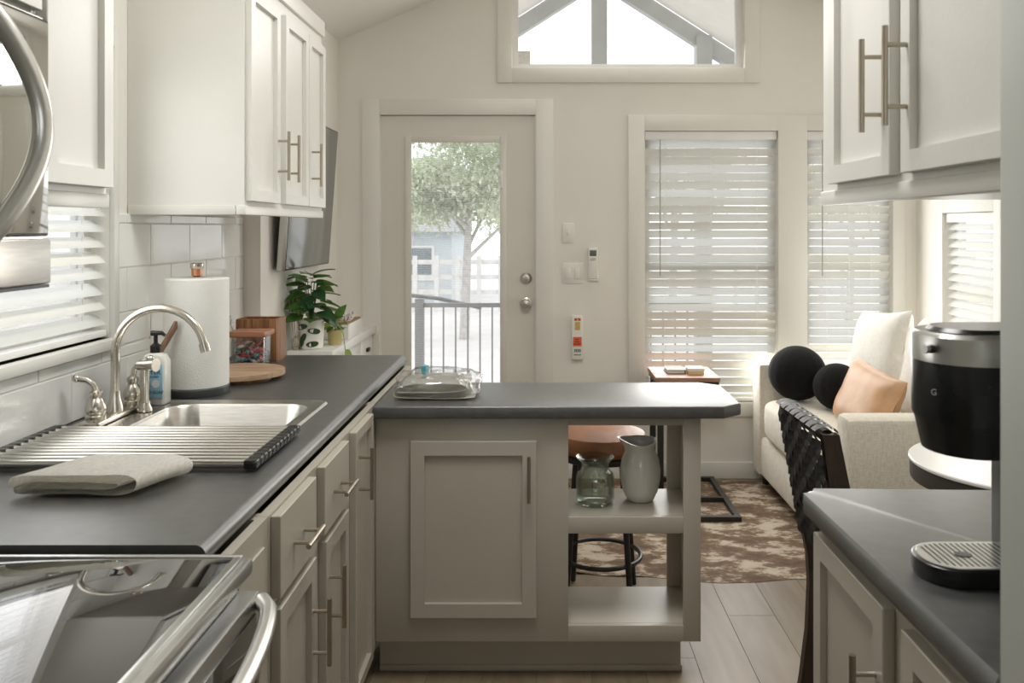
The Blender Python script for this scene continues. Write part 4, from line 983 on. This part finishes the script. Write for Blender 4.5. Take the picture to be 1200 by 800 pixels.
for y in (2.10, 2.44): B().tube([(1.185, y, .424), (1.20, y, .0)], [.018, .012], 10).build('front_leg', WALNUT, ch)

ch.location.x += .010
cf = thing('added_ceiling_fixture', 'added unseen flat white ceiling fixture over the kitchen aisle', 'lamp', (.05, 1.95, 2.86))  # unseen fixture added to go with the kitchen fill lamp
bx('housing', WPLAST, (-.24, .34, 1.48, 2.42, 2.845, 2.89), cf, .004)
for yy in (1.65, 2.25): B().tube([(.05, yy, 2.89), (.05, yy, 3.05)], .006, 8).build('hanger', NICKEL, cf)

# ------------------------------------------------------------------ outside
gd = bx('ground', mat('pale_gravel', (.62, .60, .58), .9, var=.06, vscale=2, bump=.1, bscale=20), (-40, 40, 5.05, 70, -.62, -.5)); gd['kind'] = 'structure'
dk = struct(bx('porch_deck', mat('deck_base', (.25, .24, .22), .9), (-1.3, 2.4, 5.06, 7.1, -.2, -.075)))
DECK = wood_mat('deck_board', (.42, .38, .35), (.60, .56, .52), .7, 'x', 6, .1)
for k in range(14): bx('deck_board', DECK, (-1.3, 2.4, 5.065+k*.145, 5.065+k*.145+.14, -.0745, -.05), dk)
GB = mat('porch_beam_grey', (.47, .49, .48), .7, var=.08, vscale=6)
pr = thing('porch_roof', 'open gable porch roof with grey timber truss outside', 'porch roof', (.49, 6.2, -.05))
ax, az, sl_ = .49, 3.50, .64
def raf(sg, th, yy0, yy1, x_end, off=0, nm='rafter', m=GB):
    b = B(); b.prism([(ax, az+off), (ax+sg*x_end, az+off-sl_*x_end), (ax+sg*x_end, az+off-sl_*x_end+th), (ax, az+off+th)], yy0, yy1, 'y'); return b.build(nm, m, pr)
SOF = mat('porch_soffit', (.86, .83, .77), .8, var=.03)
for sg in (-1, 1):
    raf(sg, .15, 7.15, 7.25, 2.4); raf(sg, .02, 5.07, 7.14, 2.4, .152, 'soffit', SOF)
bx('king_post', GB, (.425, .555, 7.14, 7.26, 1.95, 3.53), pr); bx('tie_beam', GB, (-1.6, 2.6, 7.15, 7.25, 1.9-.02+.0, 2.05), pr) if False else None
bx('post', GB, (1.30, 1.43, 7.12, 7.262, -.05, 3.06), pr); bx('post', GB, (-1.35, -1.22, 7.12, 7.262, -.05, 2.55), pr)
rl = thing('porch_railing', 'dark metal porch railing with thin balusters beyond the door', 'railing', (0, 7, -.05))
RM = mat('railing_metal', (.28, .285, .285), .5, .3, var=.1)
bx('top_rail', RM, (-1.2, 1.3, 6.98, 7.02, .80, .835), rl); bx('bottom_rail', RM, (-1.2, 1.3, 6.985, 7.015, .06, .09), rl)
bal = B().box(-1.1-.006, -1.1+.006, 6.992, 7.008, .0905, .7995).build('baluster', RM, rl)
for k in range(1, 24): place('baluster', bal.data, (-1.1+k*.1, 7, .0905), rl)
bx('newel_post', RM, (-1.03, -.96, 6.965, 7.035, -.05, .87), rl)
hr = tag(B().tube([(-1.4, 7.6, .88), (-.9, 7.6, .82), (-.55, 7.8, .72)], .018, 8).tube([(-1.2, 7.6, -.5), (-1.2, 7.6, .85)], .014, 8).build('stair_handrail', RM), 'sloping grey stair handrail beyond the porch railing', 'handrail')
OLEAF = mat('outdoor_leaves', (.54, .57, .48), .6, var=.35, vscale=2, trans=.4, tcol=(.62, .70, .45))
BARK = mat('bark', (.48, .46, .44), .9, var=.2, vscale=12, bump=.4, bscale=15)
def tree(label, x, y, zc, r, n=2600):
    t = thing('tree', label, 'tree', (x, y, -.5))
    B().tube([(x, y, -.5), (x+.05, y, zc*.4), (x+.12, y+.1, zc+.3)], [.09, .07, .03], 10).build('trunk', BARK, t)
    for k in range(6):
        a = k*1.1; B().tube([(x+.06, y, zc*(.4+.08*k)), (x+r*.35*math.cos(a), y+r*.35*math.sin(a), zc*(.62+.08*k)), (x+r*.7*math.cos(a), y+r*.7*math.sin(a), zc*(.75+.09*k))], [.035, .025, .01], 6).build('branch', BARK, t)
    b = B()
    cl = [(random.uniform(-.85, .85), random.uniform(-.6, .6), random.uniform(-.5, .75)) for _ in range(34)]
    for k in range(n):
        c = random.choice(cl); p = Vector((x+r*(c[0]+random.gauss(0, .15)), y+r*(c[1]+random.gauss(0, .15)), zc+r*.8*(c[2]+random.gauss(0, .12))))
        s = random.uniform(.03, .065); q = Euler((random.random()*6, random.random()*6, random.random()*6)).to_matrix()
        b.bm.faces.new([b.bm.verts.new(p+q @ Vector(v)*s) for v in ((-1, 0, 0), (0, -.5, .1), (1, 0, 0), (0, .5, .1))])
    b.build('foliage', OLEAF, t, smooth=0, kind='stuff')
tree('large pale leafy tree seen through the door glass', -1.35, 15.0, 2.3, 1.7, 20000)
tree('slender tree beside the drive outside the wide window', 2.6, 17, 2.4, 1.3, 6000)
tree('leafy tree far out behind the narrow window', 6.5, 18, 2.4, 1.5, 6000)
hs = thing('shed', 'distant low blue grey shed with pitched roof outdoors', 'building', (-3.4, 23, -.5))
bx('wall', mat('shed_siding', (.55, .59, .61), .8, var=.05), (-7.5, -2.3, 22, 26, -.5, 1.35), hs)
b = B(); b.prism([(21.7, 1.35), (26.3, 1.35), (24, 2.2)], -7.8, -2.1, 'x'); b.build('roof', mat('shed_roof', (.36, .37, .37), .8, var=.08), hs)
for x in (-4.2, -3.1): w = bx('window', mat('shed_window', (.75, .75, .73), .4), (x-.35, x+.35, 21.96, 22, .1, 1.0), hs); bx('pane', mat('dark_pane', (.2, .23, .25), .2), (x-.28, x+.28, 21.94, 21.959, .17, .93), w)
fn_ = thing('fence', 'pale wooden post and rail fence across the drive', 'fence', (-2, 20, -.5))
FW = mat('fence_wood', (.68, .67, .65), .8, var=.1)
for z in (.0, .35, .7): bx('rail', FW, (-7, 7, 20, 20.04, z-.1, z), fn_)
pst = B().box(-7, -6.9, 19.93, 20.0, -.5, .8).build('post', FW, fn_)
for k in range(1, 29): place('post', pst.data, (-6.95+k*.5, 19.965, -.5), fn_)
